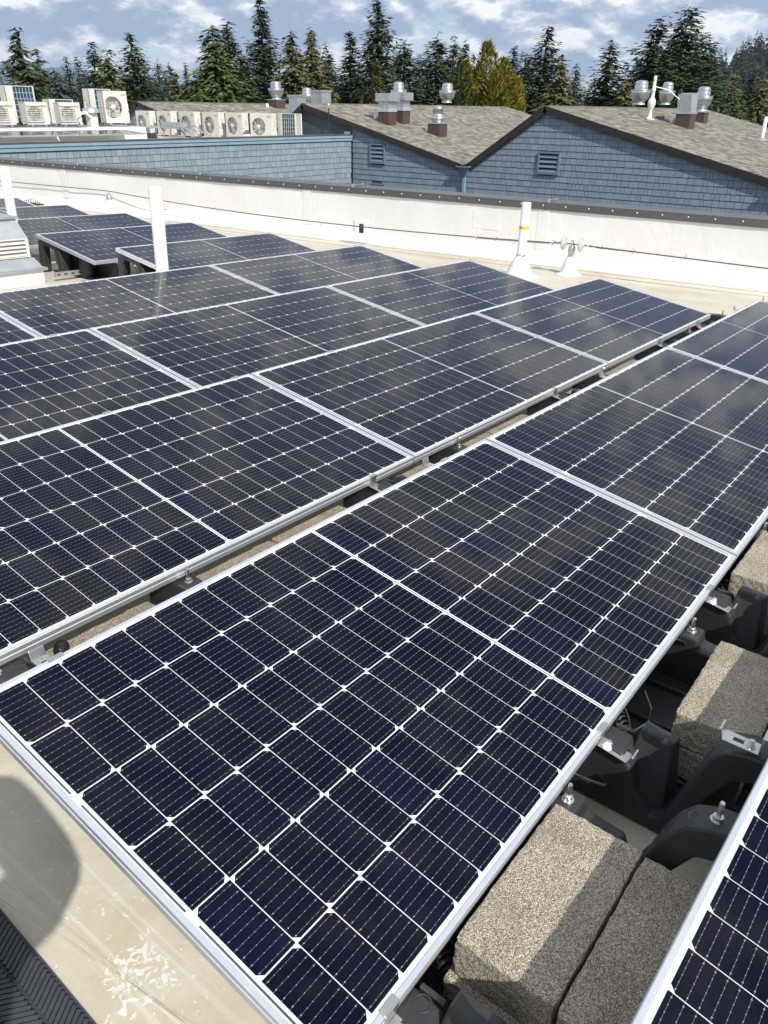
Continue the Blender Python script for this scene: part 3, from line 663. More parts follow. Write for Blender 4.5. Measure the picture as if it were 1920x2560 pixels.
# rubber walk mat in the corner, herringbone ribs
MT = MR @ Matrix(((.22, -.9755, 0, -.235), (-.9755, -.22, 0, -.10), (0, 0, 1, ZR), (0, 0, 0, 1)))
dv = Vector((.155, -.52, 0)).normalized()
MT = MR @ Matrix(((dv.x, -dv.y*-1, 0, 0), (dv.y, dv.x*-1, 0, 0), (0, 0, 1, 0), (0, 0, 0, 1)))
ma, mbq = rdk(0, 2275), rdk(235, 2560); dv = (mbq-ma).normalized()
MT = MR @ Matrix(((dv.x, dv.y, 0, ma.x), (dv.y, -dv.x, 0, ma.y), (0, 0, 1, ZR), (0, 0, 0, 1)))
mat_ = empty('walk_mat', MT, 'dark rubber walkway mat with herringbone ribs in the bottom left corner', 'walkway mat')
MB().box((-.6, 0, .001), (.9, .62, .010)).build('mat_base', M['rubber'], mat_)
mb = MB()
for st in range(11):
    for k in range(115):
        x = -.6 + k*.013; y = .006 + st*.055; s_ = 1 if st % 2 else -1
        Q = T(x, y+.025, .010) @ RZ(s_*.62)
        mb.box((-.004, -.029, 0), (.004, .029, .007), Q)
mb.build('tread_ribs', M['rubber'], mat_, kind='stuff')
# ---------------------------------------------------------------- saw-tooth building with shingle siding (world frame)
XF = 22.0; PER = 9.44; ZP, ZV = 1.20, -.47; GEN, STE = 6.87, 2.57
peaks = [10.13, 19.57, 29.01, .69]; DEP = 14.3
def rake(y):
    for p in peaks:
        if p-GEN <= y <= p: return ZP - (p-y)*(ZP-ZV)/GEN
        if p < y <= p+STE: return ZP - (y-p)*(ZP-ZV)/STE
    return ZV
bld = empty('shingled_building', T(XF, 10.13, GZ), 'blue grey shingled building with three brown edged gables behind the parapet', 'building')
def B(x, y, z): return (x-XF, y-10.13, z-GZ)
def bw(m_, name, mat, parent=bld, **k):
    m_.v = [B(*p) for p in m_.v]; return m_.build(name, mat, parent, **k)
pts = [(29.01+STE, ZV), (29.01, ZP), (29.01-GEN, ZV), (19.57, ZP), (19.57-GEN, ZV), (10.13, ZP), (10.13-GEN, ZV), (.69, ZP), (.69-GEN, ZV)]
poly_ = [(y, z-.03) for y, z in pts] + [(.69-GEN, GZ), (29.01+STE, GZ)]
bw(MB().prism(poly_, XF+.03, XF+DEP-.2, Matrix(((0,0,1,0),(1,0,0,0),(0,1,0,0),(0,0,0,1)))), 'wall', M['sidegap'])
# roof slopes with asphalt shingle courses
def slope(y0, z0, y1, z1, xa, xb, nm):
    L = math.hypot(y1-y0, z1-z0); a = math.atan2(z1-z0, y1-y0)
    Q = T(xa, y0, z0) @ RX(a)                        # local x along ridge, local y up the slope
    deck = MB().box((0, 0, -.10), (xb-xa, L, 0), Q); d = bw(deck, nm, M['asph'])
    m_ = MB(); ex = .137; rng = random.Random(int(y0*10)); n = int(L/ex)
    for c in range(n+1):
        x = -rng.random()*.3; ya = c*ex; yb = min(ya+ex+.02, L+.004)
        while x < xb-xa:
            wd = rng.uniform(.10, .30); x1 = min(x+wd, xb-xa); x0 = max(x, 0)
            if x1-x0 > .03:
                t = .012+rng.random()*.008
                m_.add([(x0+.004, ya, .002+t), (x1, ya, .002+t), (x1, yb, .003), (x0+.004, yb, .003), (x0+.004, ya, 0), (x1, ya, 0)], [(0,1,2,3), (4,5,1,0)], Q)
            x += wd
    m_.v = [B(*p) for p in m_.v]; m_.build('roof_shingles', M['asph'], d, kind='stuff'); return d
for p in peaks[:3]:
    slope(p-GEN, ZV, p, ZP, XF-.065, XF+DEP, 'roof_slope')
    b_ = slope(p+STE, ZV, p, ZP, XF-.065, XF+DEP, 'roof_slope') if False else None
    # steep slope: y decreases upwards
    L = math.hypot(STE, ZP-ZV); a = math.atan2(ZP-ZV, STE)
    Q = T(XF-.065, p+STE, ZV) @ RZ(math.pi) @ T(-(DEP+.065), 0, 0) @ RX(a)
    d = bw(MB().box((0, 0, -.10), (DEP+.065, L, 0), Q), 'roof_slope', M['asph'])
    m_ = MB(); rng = random.Random(int(p*7))
    for c in range(int(L/.137)+1):
        x = 0; ya = c*.137; yb = min(ya+.157, L)
        while x < DEP+.06:
            x1 = min(x+rng.uniform(.14, .4), DEP+.065); t = .012+rng.random()*.008
            m_.add([(x+.004, ya, .002+t), (x1, ya, .002+t), (x1, yb, .003), (x+.004, yb, .003)], [(0,1,2,3)], Q); x = x1
    m_.v = [B(*q) for q in m_.v]; m_.build('roof_shingles', M['asph'], d, kind='stuff')
    bw(MB().box((XF-.065, p-.09, ZP+.003), (XF+DEP, p+.07, ZP+.022)), 'ridge_cap', M['asph'])
# fourth gable is just a plain slope beyond the right edge
slope(.69+STE-STE-GEN, ZV, .69, ZP, XF-.065, XF+DEP, 'roof_slope')
# rake fascia boards
for p in peaks:
    for (ya, za, yb, zb) in ((p-GEN, ZV, p, ZP), (p+STE, ZV, p, ZP)):
        d = Vector((0, yb-ya, zb-za)); L = d.length; d.normalize(); up = Vector((0, -d.z, d.y)) if d.y > 0 else Vector((0, d.z, -d.y))
        m_ = MB(); off = .185
        def q(t, h, x): v = Vector((x, ya, za)) + d*t + up*h; return (v.x, v.y, v.z)
        e0 = -.0; m_.add([q(e0,-off+.02,XF-.10), q(L,-off+.02,XF-.10), q(L,.012,XF-.10), q(e0,.012,XF-.10), q(e0,-off+.02,XF-.070), q(L,-off+.02,XF-.070), q(L,.012,XF-.070), q(e0,.012,XF-.070)], [(3,2,1,0),(4,5,6,7),(0,1,5,4),(1,2,6,5),(2,3,7,6),(3,0,4,7)])
        bw(m_, 'rake_fascia', M['fascia'])
        m_ = MB(); m_.add([q(0,-.10,XF-.070), q(L,-.10,XF-.070), q(L,-.10,XF+.03), q(0,-.10,XF+.03)], [(0,1,2,3)]); bw(m_, 'soffit', M['fascia'])
        m_ = MB(); m_.add([q(0,-.14,XF-.030), q(L,-.14,XF-.030), q(L,-.105,XF-.030), q(0,-.105,XF-.030), q(0,-.14,XF+.02), q(L,-.14,XF+.02)], [(0,1,2,3),(4,5,1,0)]); bw(m_, 'frieze_trim', M['bluetrim'])
# shingles of the walls : 300 largest single, rest joined
def shingle_wall(parent, tf, u0, u1, zlo, topf, mat, e=.166, skips=(), keyf=None, seed=1, lim=300, inv=None):
    rng = random.Random(seed); all_ = []; c = 0; z = zlo
    while z < 1.4:
        u = u0 - rng.random()*.2; bt = 0
        while u < u1:
            wd = rng.choice((.10, .13, .16, .19, .22, .25)); a, b = max(u, u0), min(u+wd-.010, u1); u += wd
            if b-a < .02: continue
            ta, tb = topf(a)-.02, topf(b)-.02
            if ta <= z+.01 and tb <= z+.01: continue
            za, zb = max(min(z+e-.010, ta), z+.001), max(min(z+e-.010, tb), z+.001)
            if any(a < s[1] and b > s[0] and z < s[3] and z+e > s[2] for s in skips): 
                sk = [s for s in skips if a < s[1] and b > s[0] and z < s[3] and z+e > s[2]][0]
                if a >= sk[0]-.01 and b <= sk[1]+.01: continue
            j = rng.uniform(-.004, .004); t = .019
            all_.append(((a, z+j), (b, z+j), (b, zb), (a, za), t))
        z += e
    all_.sort(key=lambda s: keyf(s))
    joined = MB()
    for i, (p, q, r, s, t) in enumerate(all_):
        vs = [tf(p[0], p[1], t), tf(q[0], q[1], t), tf(r[0], r[1], .006), tf(s[0], s[1], .006), tf(p[0], p[1], 0), tf(q[0], q[1], 0), tf(r[0], r[1], 0), tf(s[0], s[1], 0)]
        fs = [(0,1,2,3), (4,5,1,0), (1,5,6,2), (4,0,3,7)]
        if i < lim:
            m_ = MB().add([inv(v) for v in vs], fs); m_.build('shingle', mat, parent)
        else: joined.add([inv(v) for v in vs], fs)
    if joined.v: joined.build('siding_shingles', mat, parent, kind='stuff')
louv = [(8.59+.06-.62+.5-.02, 0)]
LV = []
for (pxa, pya, pxb, pyb) in ((1348, 378, 1396, 438), (926, 358, 963, 410), (926, 457, 963, 505)):
    a, b = hit(pxa, pya, 0, XF), hit(pxb, pyb, 0, XF); LV.append((b.y, a.y, b.z, a.z))
nearness = lambda s: (Vector((XF, s[0][0], s[0][1]))-CAM).length - (s[1][0]-s[0][0])*4 + (0 if s[0][1] > -1.15 else 9) + (0 if 3.2 < s[0][0] < 12.7 else 3)
shingle_wall(bld, lambda u, z, t: (XF+.02-t, u, z), 2.8, 17.34, -1.6, rake, M['sid'], skips=LV, keyf=nearness, seed=3, inv=lambda v: B(*v))
shingle_wall(bld, lambda u, z, t: (XF+.02-t, u, z), 22.0, 31.5, -.3, rake, M['sid'], keyf=nearness, seed=4, lim=0, inv=lambda v: B(*v))
for (y0, y1, z0, z1) in LV:
    v = empty('louvre_vent', Matrix(), None); v.parent = bld; v.matrix_local = T(*B(XF, y0, z0)); W, H = y1-y0, z1-z0
    MB().box((-.045, 0, 0), (.02, .05, H)).box((-.045, W-.05, 0), (.02, W, H)).box((-.05, .05, 0), (.02, W-.05, .05)).box((-.05, .05, H-.05), (.02, W-.05, H)).build('vent_frame', M['vent'], v)
    MB().box((.012, .05, .05), (.018, W-.05, H-.05)).build('vent_opening', M['dark'], v)
    for k in range(4):
        z = .055+k*(H-.1)/4; d = (H-.1)/4
        MB().add([(-.04,.05,z+.012),(-.04,W-.05,z+.012),(.005,W-.05,z+d*.62),(.005,.05,z+d*.62),(-.04,.05,z),(-.04,W-.05,z)], [(3,2,1,0),(0,1,5,4)]).build('vent_blade', M['vent'], v)
# valley funnels and downpipes, valley flashings
for yv in (12.70, 3.26):
    MB().add([B(XF-.20,yv-.20,ZV-.02),B(XF-.20,yv+.20,ZV-.02),B(XF+.0,yv+.20,ZV-.02),B(XF+.0,yv-.20,ZV-.02),B(XF-.12,yv-.055,ZV-.32),B(XF-.12,yv+.055,ZV-.32),B(XF-.0,yv+.055,ZV-.32),B(XF-.0,yv-.055,ZV-.32),
        B(XF-.235,yv-.25,ZV-.045),B(XF-.235,yv+.25,ZV-.045),B(XF-.235,yv+.25,ZV-.005),B(XF-.235,yv-.25,ZV-.005),B(XF,yv-.25,ZV-.005),B(XF,yv+.25,ZV-.005)],
        [(0,4,5,1),(1,5,6,2),(3,7,4,0),(8,9,10,11),(11,10,13,12),(8,11,12),(9,13,10)]).build('rain_funnel', M['vent'], bld)
    bw(MB().box((XF-.11, yv-.045, -6.9), (XF-.03, yv+.045, ZV-.3)), 'downpipe', M['bluetrim'])
    Q = T(XF-.25, yv, ZV+.012)
    bw(MB().add([(0,-.17,.055),(0,0,.012),(0,.12,.085),(3.1,-.17,.055),(3.1,0,.012),(3.1,.12,.085)], [(0,1,4,3),(1,2,5,4)], Q), 'valley_flashing', M['flash'])
# ---------------------------------------------------------------- flat roofed neighbour with pale blue shingle wall (left)
YW = 17.36; XA, XB = -8.0, XF-.03; ZT = .30
nb = empty('flat_roofed_building', T(14, YW, GZ), 'flat roofed building with pale blue shingle wall at the left, carrying cream air conditioners', 'building')
def Bn(v): return (v[0]-14, v[1]-YW, v[2]-GZ)
def bn(m_, name, mat, parent=nb, **k): m_.v = [Bn(p) for p in m_.v]; return m_.build(name, mat, parent, **k)
ZD = .02
bn(MB().box((XA, YW+.02, GZ), (XB, 30, ZD)), 'building_core', M['roof'])
bn(MB().box((XA, YW+.02, GZ), (XB, YW+.26, ZT-.06)), 'parapet_core', M['sidegap'])
bn(MB().box((XA, YW-.07, ZT-.035), (XB, YW+.30, ZT-.0)), 'coping', M['coping'])
bn(MB().box((XA, YW-.06, ZT-.11), (XB, YW+.02, ZT-.037)), 'gutter_trim', M['bluetrim'])
bn(MB().box((XA, YW-.035, ZT-.20), (XB, YW+.015, ZT-.112)), 'fascia_board', M['bluetrim'])
shingle_wall(nb, lambda u, z, t: (u, YW+.015-t, z), 7.5, XB-.02, -1.40, lambda u: ZT-.17 if True else 0, M['sid2'], e=.166, keyf=lambda s: (Vector((s[0][0], YW, s[0][1]))-CAM).length*.6-(s[1][0]-s[0][0])*14 + (0 if s[0][1] > (-.9 if s[0][0] > 17 else -.75) else 9), seed=9, inv=Bn)
bn(MB().box((XB-.25, YW-.12, ZT+.0), (XB-.21, YW+.1, ZT+.08)), 'coping_cleat', M['zinc'])
# white raised membrane curb across that roof
ctop = [(-4.0, 19.7), (15.35, 19.7)]
wc = empty('white_curb', T(8, 19.8, ZD), 'long white membrane covered curb on the far flat roof under the air conditioners', 'roof curb')
m_ = MB(); prof2 = [(-.06, 0), (-.05, .25), (-.03, .44), (0, .49), (.30, .50), (.34, .45), (.36, 0)]; vs = []; n = len(prof2)
for i in range(61):
    x = -12 + 19.35*i/60
    for y, z in prof2: vs.append((x, y+noise.noise(Vector((x*2, y*4, z*4)))*.02, z+noise.noise(Vector((x*1.7, y, 5)))*.025*(z > .3)))
m_.add(vs, [(i*n+j, i*n+j+1, (i+1)*n+j+1, (i+1)*n+j)[::-1] for i in range(60) for j in range(n-1)], None, True); m_.add(vs[-n:], [tuple(range(n))]); m_.build('curb_membrane', M['boot'], wc)
# solar panels on that roof between coping and curb
for k, X in enumerate((3.2, 5.35, 7.5, 9.65, 11.8)):
    e = panel(0, 0, ['row of far roof solar panels, leftmost one cut by the photo edge', 'far roof solar panel behind the dark coping, second from the left', 'far roof solar panel below the small air conditioners', 'far roof solar panel between coping and white curb, second from its right end', 'far roof solar panel at the right end, where the white curb stops'][k], False, T(X+.6, 19.62, .47) @ RX(math.radians(4)))
    e['group'] = 'solar panels on the far flat roof'
# ---------------------------------------------------------------- air conditioners
def fan_blades(r, n=3):
    m_ = MB(); m_.lathe([(r*.2, -.01), (r*.2, .012), (r*.12, .018), (0, .02)], 14)
    for k in range(n):
        a0 = 2*math.pi*k/n; vs = []
        for j in range(5):
            t = j/4; rr = r*(.18+.76*t)
            for s_ in (0, 1): a = a0 + t*.35 + s_*(.55+.25*t); vs.append((rr*math.cos(a), rr*math.sin(a), .012-.03*s_))
        m_.add(vs, [(2*j, 2*j+1, 2*j+3, 2*j+2) for j in range(4)], None, True)
    return m_
def ac_unit(W, H, D, Mw, label, group, round_guard=True, small=False):
    # local: front faces -Y, x across, z up, origin at base centre
    e = empty('air_conditioner', Mw, label, 'air conditioner', group)
    fr = .38*H*.92; fx = -.13*W; fz = H*.5
    # casing front with a round opening: ring of quads
    m_ = MB(); seg = 32; vs = []
    for k in range(seg):
        a = 2*math.pi*k/seg; c_, s_ = math.cos(a), math.sin(a)
        vs.append((fx+fr*c_, -D/2, fz+fr*s_)); 
        tx = ((W/2-fx) if c_ > 0 else (-W/2-fx))/c_ if abs(c_) > 1e-6 else 1e9; tz = ((H-fz) if s_ > 0 else -fz)/s_ if abs(s_) > 1e-6 else 1e9
        t = min(tx, tz); vs.append((fx+t*c_, -D/2, fz+t*s_)); vs.append((fx+fr*c_*.97, -D/2+.05, fz+fr*s_*.97))
    fs = []
    for k in range(seg): a, b = k*3, ((k+1) % seg)*3; fs += [(a, a+1, b+1, b)[::-1], (a, b, b+2, a+2)[::-1]]
    for cx_, cz_ in ((W/2, H), (W/2, 0), (-W/2, H), (-W/2, 0)):
        # fill corner triangles
        best = sorted(range(seg), key=lambda k: abs(math.atan2(math.sin(math.atan2(cz_-fz, cx_-fx)-2*math.pi*(k+.5)/seg), math.cos(math.atan2(cz_-fz, cx_-fx)-2*math.pi*(k+.5)/seg))))[0]
        vs.append((cx_, -D/2, cz_)); fs.append((best*3+1, len(vs)-1, ((best+1) % seg)*3+1))
    m_.add(vs, fs)
    m_.box((-W/2, -D/2, H), (W/2, D/2, H+.02)); m_.add([(-W/2,-D/2,0),(W/2,-D/2,0),(W/2,D/2,0),(-W/2,D/2,0),(-W/2,-D/2,H),(W/2,-D/2,H),(W/2,D/2,H),(-W/2,D/2,H)], [(1,2,6,5),(0,1,2,3)])
    m_.box((-W/2, -D/2+.001, 0), (-W/2+.05, -D/2+.06, H)).box((-W/2, D/2-.05, 0), (-W/2+.04, D/2, H)).box((W/2-.26*W, D/2-.03, 0), (W/2, D/2, H))
    m_.build('casing', M['hvac'], e)
    MB().add([(-W/2+.012,-D/2+.06,.03),(-W/2+.012,D/2-.05,.03),(-W/2+.012,D/2-.05,H-.03),(-W/2+.012,-D/2+.06,H-.03),(-W/2+.04,D/2-.012,.03),(W/2-.26*W,D/2-.012,.03),(W/2-.26*W,D/2-.012,H-.03),(-W/2+.04,D/2-.012,H-.03)], [(3,2,1,0),(4,5,6,7)]).build('coil_fins', M['fins'], e)
    m_ = MB()
    for k in range(1, 6): z = H*k/6; m_.box((-W/2+.002, -D/2+.06, z-.004), (-W/2+.010, D/2-.05, z+.004)).box((-W/2+.04, D/2-.010, z-.005), (W/2-.26*W, D/2-.001, z+.005))
    for k in range(1, 6): x = -W/2+.04+(W*.74-.04)*k/6; m_.box((x-.005, D/2-.010, .02), (x+.005, D/2-.001, H-.02))
    for k in range(1, 14): y = -D/2+.06+(D-.11)*k/14; m_.box((-W/2+.004, y-.0035, .02), (-W/2+.010, y+.0035, H-.02))
    m_.build('coil_guard', M['hvac'], e)
    MB().add([(fx-fr,-D/2+.16,fz-fr),(fx+fr,-D/2+.16,fz-fr),(fx+fr,-D/2+.16,fz+fr),(fx-fr,-D/2+.16,fz+fr)], [(0,1,2,3)]).build('fan_recess', M['hvacd'], e)
    f_ = fan_blades(fr*.95).build('fan', M['fan'], e, T(fx, -D/2+.06, fz) @ RX(math.pi/2))
    m_ = MB()
    if round_guard:
        for rr in (.3, .5, .7, .88): m_.tube([(fx+fr*rr*math.cos(a), -D/2-.012, fz+fr*rr*math.sin(a)) for a in [k*math.pi/12 for k in range(25)]], .0035, 4)
        for k in range(8): a = k*math.pi/4; m_.tube([(fx+fr*.25*math.cos(a), -D/2-.012, fz+fr*.25*math.sin(a)), (fx+fr*math.cos(a), -D/2-.004, fz+fr*math.sin(a))], .005, 4)
        m_.lathe([(fr*.26, 0), (fr*.24, .012), (0, .014)], 14, T(fx, -D/2-.006, fz) @ RX(math.pi/2))
    else:
        m_.box((fx-fr-.05, -D/2-.03, fz-fr-.02), (fx-fr-.035, -D/2, fz+fr+.02)).box((fx+fr+.035, -D/2-.03, fz-fr-.02), (fx+fr+.05, -D/2, fz+fr+.02)).box((fx-fr-.05, -D/2-.03, fz+fr+.005), (fx+fr+.05, -D/2, fz+fr+.02)).box((fx-fr-.05, -D/2-.03, fz-fr-.02), (fx+fr+.05, -D/2, fz-fr-.005))
        for k in range(1, 7): z = fz-fr+2*fr*k/7; m_.box((fx-fr-.04, -D/2-.032, z-.006), (fx+fr+.04, -D/2-.022, z+.006))
        for k in range(1, 16): x = fx-fr+2*fr*k/16; m_.box((x-.002, -D/2-.026, fz-fr), (x+.002, -D/2-.020, fz+fr))
    m_.build('fan_guard', M['hvac'], e)
    MB().box((W/2, -D/2+.05, .06), (W/2+.05, D/2-.06, .34*H)).box((W/2, -D/2+.02, .40*H), (W/2+.03, -D/2+.10, .62*H)).build('valve_cover', M['hvac'], e, bev=.006)
    MB().box((W/2+.002, -.05, .55*H), (W/2+.012, .05, .75*H)).build('handle_recess', M['hvacd'], e)
    m_ = MB()
    for k in range(6): m_.box((W/2-.25+k*.03, -D/2-.001-.002, .06), (W/2-.25+k*.03+.008, -D/2, .30*H))
    m_.build('front_ribs', M['hvacd'], e)
    bd = MB()
    for (dx_, dz_) in ((0, .022), (-.019, -.011), (.019, -.011)): bd.add([(dx_, 0, dz_+.018), (dx_+.011, 0, dz_), (dx_, 0, dz_-.018), (dx_-.011, 0, dz_)], [(0,1,2,3)][::-1])
    bd.build('badge', M['redink'], e, T(W/2-.17, -D/2-.003, H-.09))
    inst('lettering', TXA, e, T(W/2-.09, -D/2-.003, H-.09) @ RX(math.pi/2))
    MB().box((-W/2+.1, -D/2-.01, -.05), (-W/2+.16, D/2+.01, 0)).box((W/2-.16, -D/2-.01, -.05), (W/2-.1, D/2+.01, 0)).build('feet', M['zinc'], e)
    return e
TXA = text_mesh('MITSUBISHI\nELECTRIC', .028, M['ink'])
ga, gb_ = 'cream air conditioners in the right hand row on the far roof', 'cream air conditioners on the rack above the white curb'
labs = ['leftmost cream air conditioner of the right hand row, partly behind grey pipe brackets', 'cream air conditioner second from the left in the right hand row', 'cream air conditioner third from the left in the right hand row', 'cream air conditioner in the middle of the right hand row', 'cream air conditioner fifth in the right hand row, with curled white hose at its foot']
for k, (px, py) in enumerate(((372, 300), (425, 305), (483, 310), (542, 313), (600, 316))):
    p = hit(px-6, py, 0, 20.9); ac_unit(.86, .80, .33, T(20.9, p.y, .07) @ RZ(-math.pi/2), labs[k], ga)
p = hit(672, 316, 0, 21.0); ac_unit(.86, .80, .33, T(20.75, p.y, .07) @ RZ(-math.pi/2+.25), 'cream air conditioner facing left with round fan, just left of the blue coiled end unit', ga)
p = hit(722, 316, 0, 21.3); ac_unit(.86, .80, .33, T(21.3, p.y-.05, .07) @ RZ(math.pi/2), 'air conditioner turned round at the right end of the row, showing its blue coil', ga)
p = hit(655, 312, 0, 21.7); ac_unit(.86, .80, .33, T(21.75, p.y+.6, .07) @ RZ(math.pi/2), 'air conditioner with blue coil peeping out behind the right hand row', ga)
def on_y(px, py, Y): return hit(px, py, 1, Y)
p = on_y(287, 300, 21.2); ac_unit(.76, .84, .33, T(p.x+.02, 21.2, .60) @ RZ(-.12), 'biggest cream air conditioner, with a large round fan, right end of the rack', gb_)
p = on_y(222, 300, 22.3); ac_unit(.78, .90, .33, T(p.x+.35, 22.2, .60) @ RZ(math.pi), 'tall air conditioner seen from behind with blue coil, left of the biggest one', gb_)
p = on_y(90, 300, 21.0); ac_unit(.66, .54, .28, T(p.x, 21.0, .58), 'low cream air conditioner with square fan grille, left of the pair on the rack', gb_, False)
p = on_y(172, 300, 21.0); ac_unit(.66, .54, .28, T(p.x, 21.0, .58), 'low cream air conditioner with square fan grille, beside the small roof vent', gb_, False)
p = on_y(8, 300, 21.0); ac_unit(.66, .54, .28, T(p.x-.05, 21.0, .58), 'low cream air conditioner cut by the left edge of the photo', gb_, False)
p = on_y(32, 270, 22.4); ac_unit(.86, .92, .33, T(p.x+.1, 22.2, .60) @ RZ(math.pi), 'tall air conditioner with blue coil rising behind the two low ones at the left edge', gb_)
p = on_y(132, 280, 22.4); ac_unit(.80, .62, .33, T(p.x+.1, 22.2, .58) @ RZ(math.pi), 'air conditioner with blue coil glimpsed between the two low ones', gb_)
# rack of galvanised channels under the left group with pipes
rk = empty('equipment_rack', T(12, 21, ZD), 'long galvanised channel rack on black feet under the left air conditioners', 'equipment rack')
for yy in (-.18, .16, 1.4, 1.75): MB().box((-6, yy, .44), (4.6, yy+.045, .50)).build('channel_rail', M['zinc'], rk)
for k in range(9):
    x = -5.5+k*1.22; MB().prism([(-.16,0),(.16,0),(.10,.30),(-.10,.30)], -.5, .5, T(x, .1, 0) @ Matrix(((1,0,0,0),(0,0,1,0),(0,1,0,0),(0,0,0,1)))).build('rubber_foot', M['blackp'], rk, bev=.02)
    MB().box((x-.02, -.2, .29), (x+.02, 1.8, .44)).build('cross_bar', M['zinc'], rk)
p = on_y(225, 300, 20.8)
hv = empty('vent_hood', T(p.x, 20.7, .46), 'small white roof vent with a grey cap between the rack units', 'roof vent')
MB().box((-.12, -.12, 0), (.12, .12, .42)).build('vent_body', M['pvc'], hv, bev=.01); MB().lathe([(.24, .42), (.22, .52), (.16, .56), (.05, .57), (0, .57)], 20).build('vent_cap', M['zinc'], hv)
MB().tube([(-.1,-.1,.3),(-.25,-.1,.42),(-.42,-.1,.40),(-.5,-.1,.25),(-.42,-.1,.12)], .045, 10).build('insulated_hose', M['pvc'], hv)
# pipe brackets and conduits before the right hand row
p0, p1 = hit(370, 322, 0, 20.2), hit(470, 326, 0, 20.2)
cb = empty('pipe_bracket', T(20.1, p1.y, ZD), 'tangle of galvanised pipe brackets and boxes before the leftmost right hand units', 'pipe bracket')
MB().box((-.1, .2, .30), (.25, 1.3, .52)).build('junction_box', M['zinc'], cb)
for k in range(4): MB().tube([(0, .1+.4*k, 0), (0, .1+.4*k, .38), (.2, -.3+.4*k, .42), (.2, -.9+.4*k, .12)], .025, 8).build('conduit', M['zinc'], cb)
MB().tube([(-.1, 2.2, .25), (-.1, .9, .44), (-.1, -.6, .30), (0, -1.4, .12)], .02, 8).build('conduit', M['zinc'], cb)
pq = hit(618, 330, 0, 20.7)
hz = MB().tube([(0,0,0),(-.05,-.15,.08),(0,-.35,.10),(.1,-.5,.02)], .05, 10).build('white_hose', M['pvc'], None, T(20.45, pq.y, .08)); tag(hz, 'curled white drain hose at the foot of the fifth unit', 'hose')
# ---------------------------------------------------------------- roof ventilators on the saw-tooth roofs
def on_slope(px, py, peak): return hitp(px, py, (XF, peak, ZP), (0, -(ZP-ZV)/GEN, 1))
def mushroom(p, h, r, label, curb=None, z=None):
    e = empty('exhaust_fan', T(p.x, p.y, p.z), label, 'exhaust fan', 'round spun aluminium exhaust fans on the shingle roofs')
    b = 0
    if curb: MB().box((-curb, -curb, -.35), (curb, curb, .30)).build('curb', M['brown'], e, bev=.01); MB().box((-curb-.02, -curb-.02, .30), (curb+.02, curb+.02, .335)).build('curb_cap', M['zinc'], e); b = .335
    MB().lathe([(r*.62, b), (r*.62, b+.04), (r*.5, b+.06), (r*.5, b+.06)], 24).build('base_ring', M['zinc'], e)
    MB().lathe([(r*.45, b+.05), (r*.62, b+.12), (r*.88, b+.22), (r*.98, b+.34), (r*1.0, b+.46), (r*.97, b+.47), (r*.93, b+.40)], 32).build('windband', M['alu'], e)
    MB().lathe([(r*1.02, b+.44), (r*1.03, b+.455), (r*1.0, b+.47)], 32).build('rolled_rim', M['alu'], e)
    MB().lathe([(r*.66, b+.44), (r*.68, b+.60), (r*.64, b+.62), (r*.66, b+.64), (r*.60, b+.72), (r*.40, b+.76), (0, b+.77)], 32).build('motor_cover', M['alu'], e)
    for k in range(4): a = k*math.pi/2+.6; MB().box((r*.62, -.01, b+.44), (r*1.0, .01, b+.47), RZ(a)).build('bracket', M['zinc'], e)
    return e
S_ = on_slope
for (px, py, pk, r, h, cu, lab) in (
    (1597, 262, 10.13, .40, 0, None, 'largest round exhaust fan on the right roof, left of the white ball topped pipe'),
    (1663, 262, 10.13, .34, 0, None, 'smaller round exhaust fan half behind the ridge, right of the ball topped pipe'),
    (1747, 305, 10.13, .37, 0, .27, 'round exhaust fan on a brown curb right of the galvanised scoop'),
    (1117, 257, 19.57, .42, 0, None, 'lone round exhaust fan on the middle roof ridge before the golden tree'),
    (996, 258, 19.57, .38, 0, None, 'round exhaust fan hidden behind the galvanised twin boxes'),
    (692, 268, 29.01, .44, 0, .34, 'round exhaust fan on a brown curb at left, nearest the row of air conditioners'),
    (768, 262, 29.01, .42, 0, None, 'round exhaust fan peeking over the left peak, between two galvanised boxes')):
    p = S_(px, py, pk); 
    if p.y > pk: p = hit(px, py, 1, pk+.3); p.z = max(p.z, ZP-.25)
    mushroom(p, h, r*.86, lab, cu and cu*.86)
p = S_(1710, 318, 10.13)
e = empty('scoop_vent', T(p.x, p.y, p.z), 'galvanised open top scoop on a brown curb on the right roof', 'roof vent')
MB().box((-.27, -.24, -.3), (.27, .24, .38)).build('curb', M['brown'], e, bev=.01)
MB().box((-.29, -.26, .38), (.29, .26, .43)).build('curb_cap', M['zinc'], e)
m_ = MB(); m_.add([(-.26,-.22,.43),(.26,-.22,.43),(.26,.22,.43),(-.26,.22,.43),(-.31,-.17,.93),(.31,-.17,.98),(.31,.26,.98),(-.31,.26,.93)], [(0,1,5,4),(1,2,6,5),(2,3,7,6),(3,0,4,7)]); m_.build('scoop', M['zinc'], e)
p = S_(1623, 298, 10.13)
e = empty('ball_vent_pipe', T(p.x, p.y, p.z), 'white plastic pipe with a ball shaped fan body on the right roof', 'vent pipe'); e.scale = (.72, .72, .92)
MB().lathe([(.24, -.02), (.12, .03), (.075, .10), (.075, .30), (.11, .33), (.15, .42), (.17, .50), (.15, .58), (.10, .65), (.075, .68), (.075, .85), (.088, .86), (.088, .93), (.062, .94), (.062, 1.32), (.05, 1.32)], 20).build('pipe_body', M['pvc'], e)
MB().lathe([(.064, 1.15), (.064, 1.22)], 16, None, True, False).build('yellow_sticker', M['yellow'], e)
MB().tube([(.06,0,1.0),(.4,-.5,.9),(.7,-1.0,.6)], .018, 6).build('conduit', M['zinc'], e)
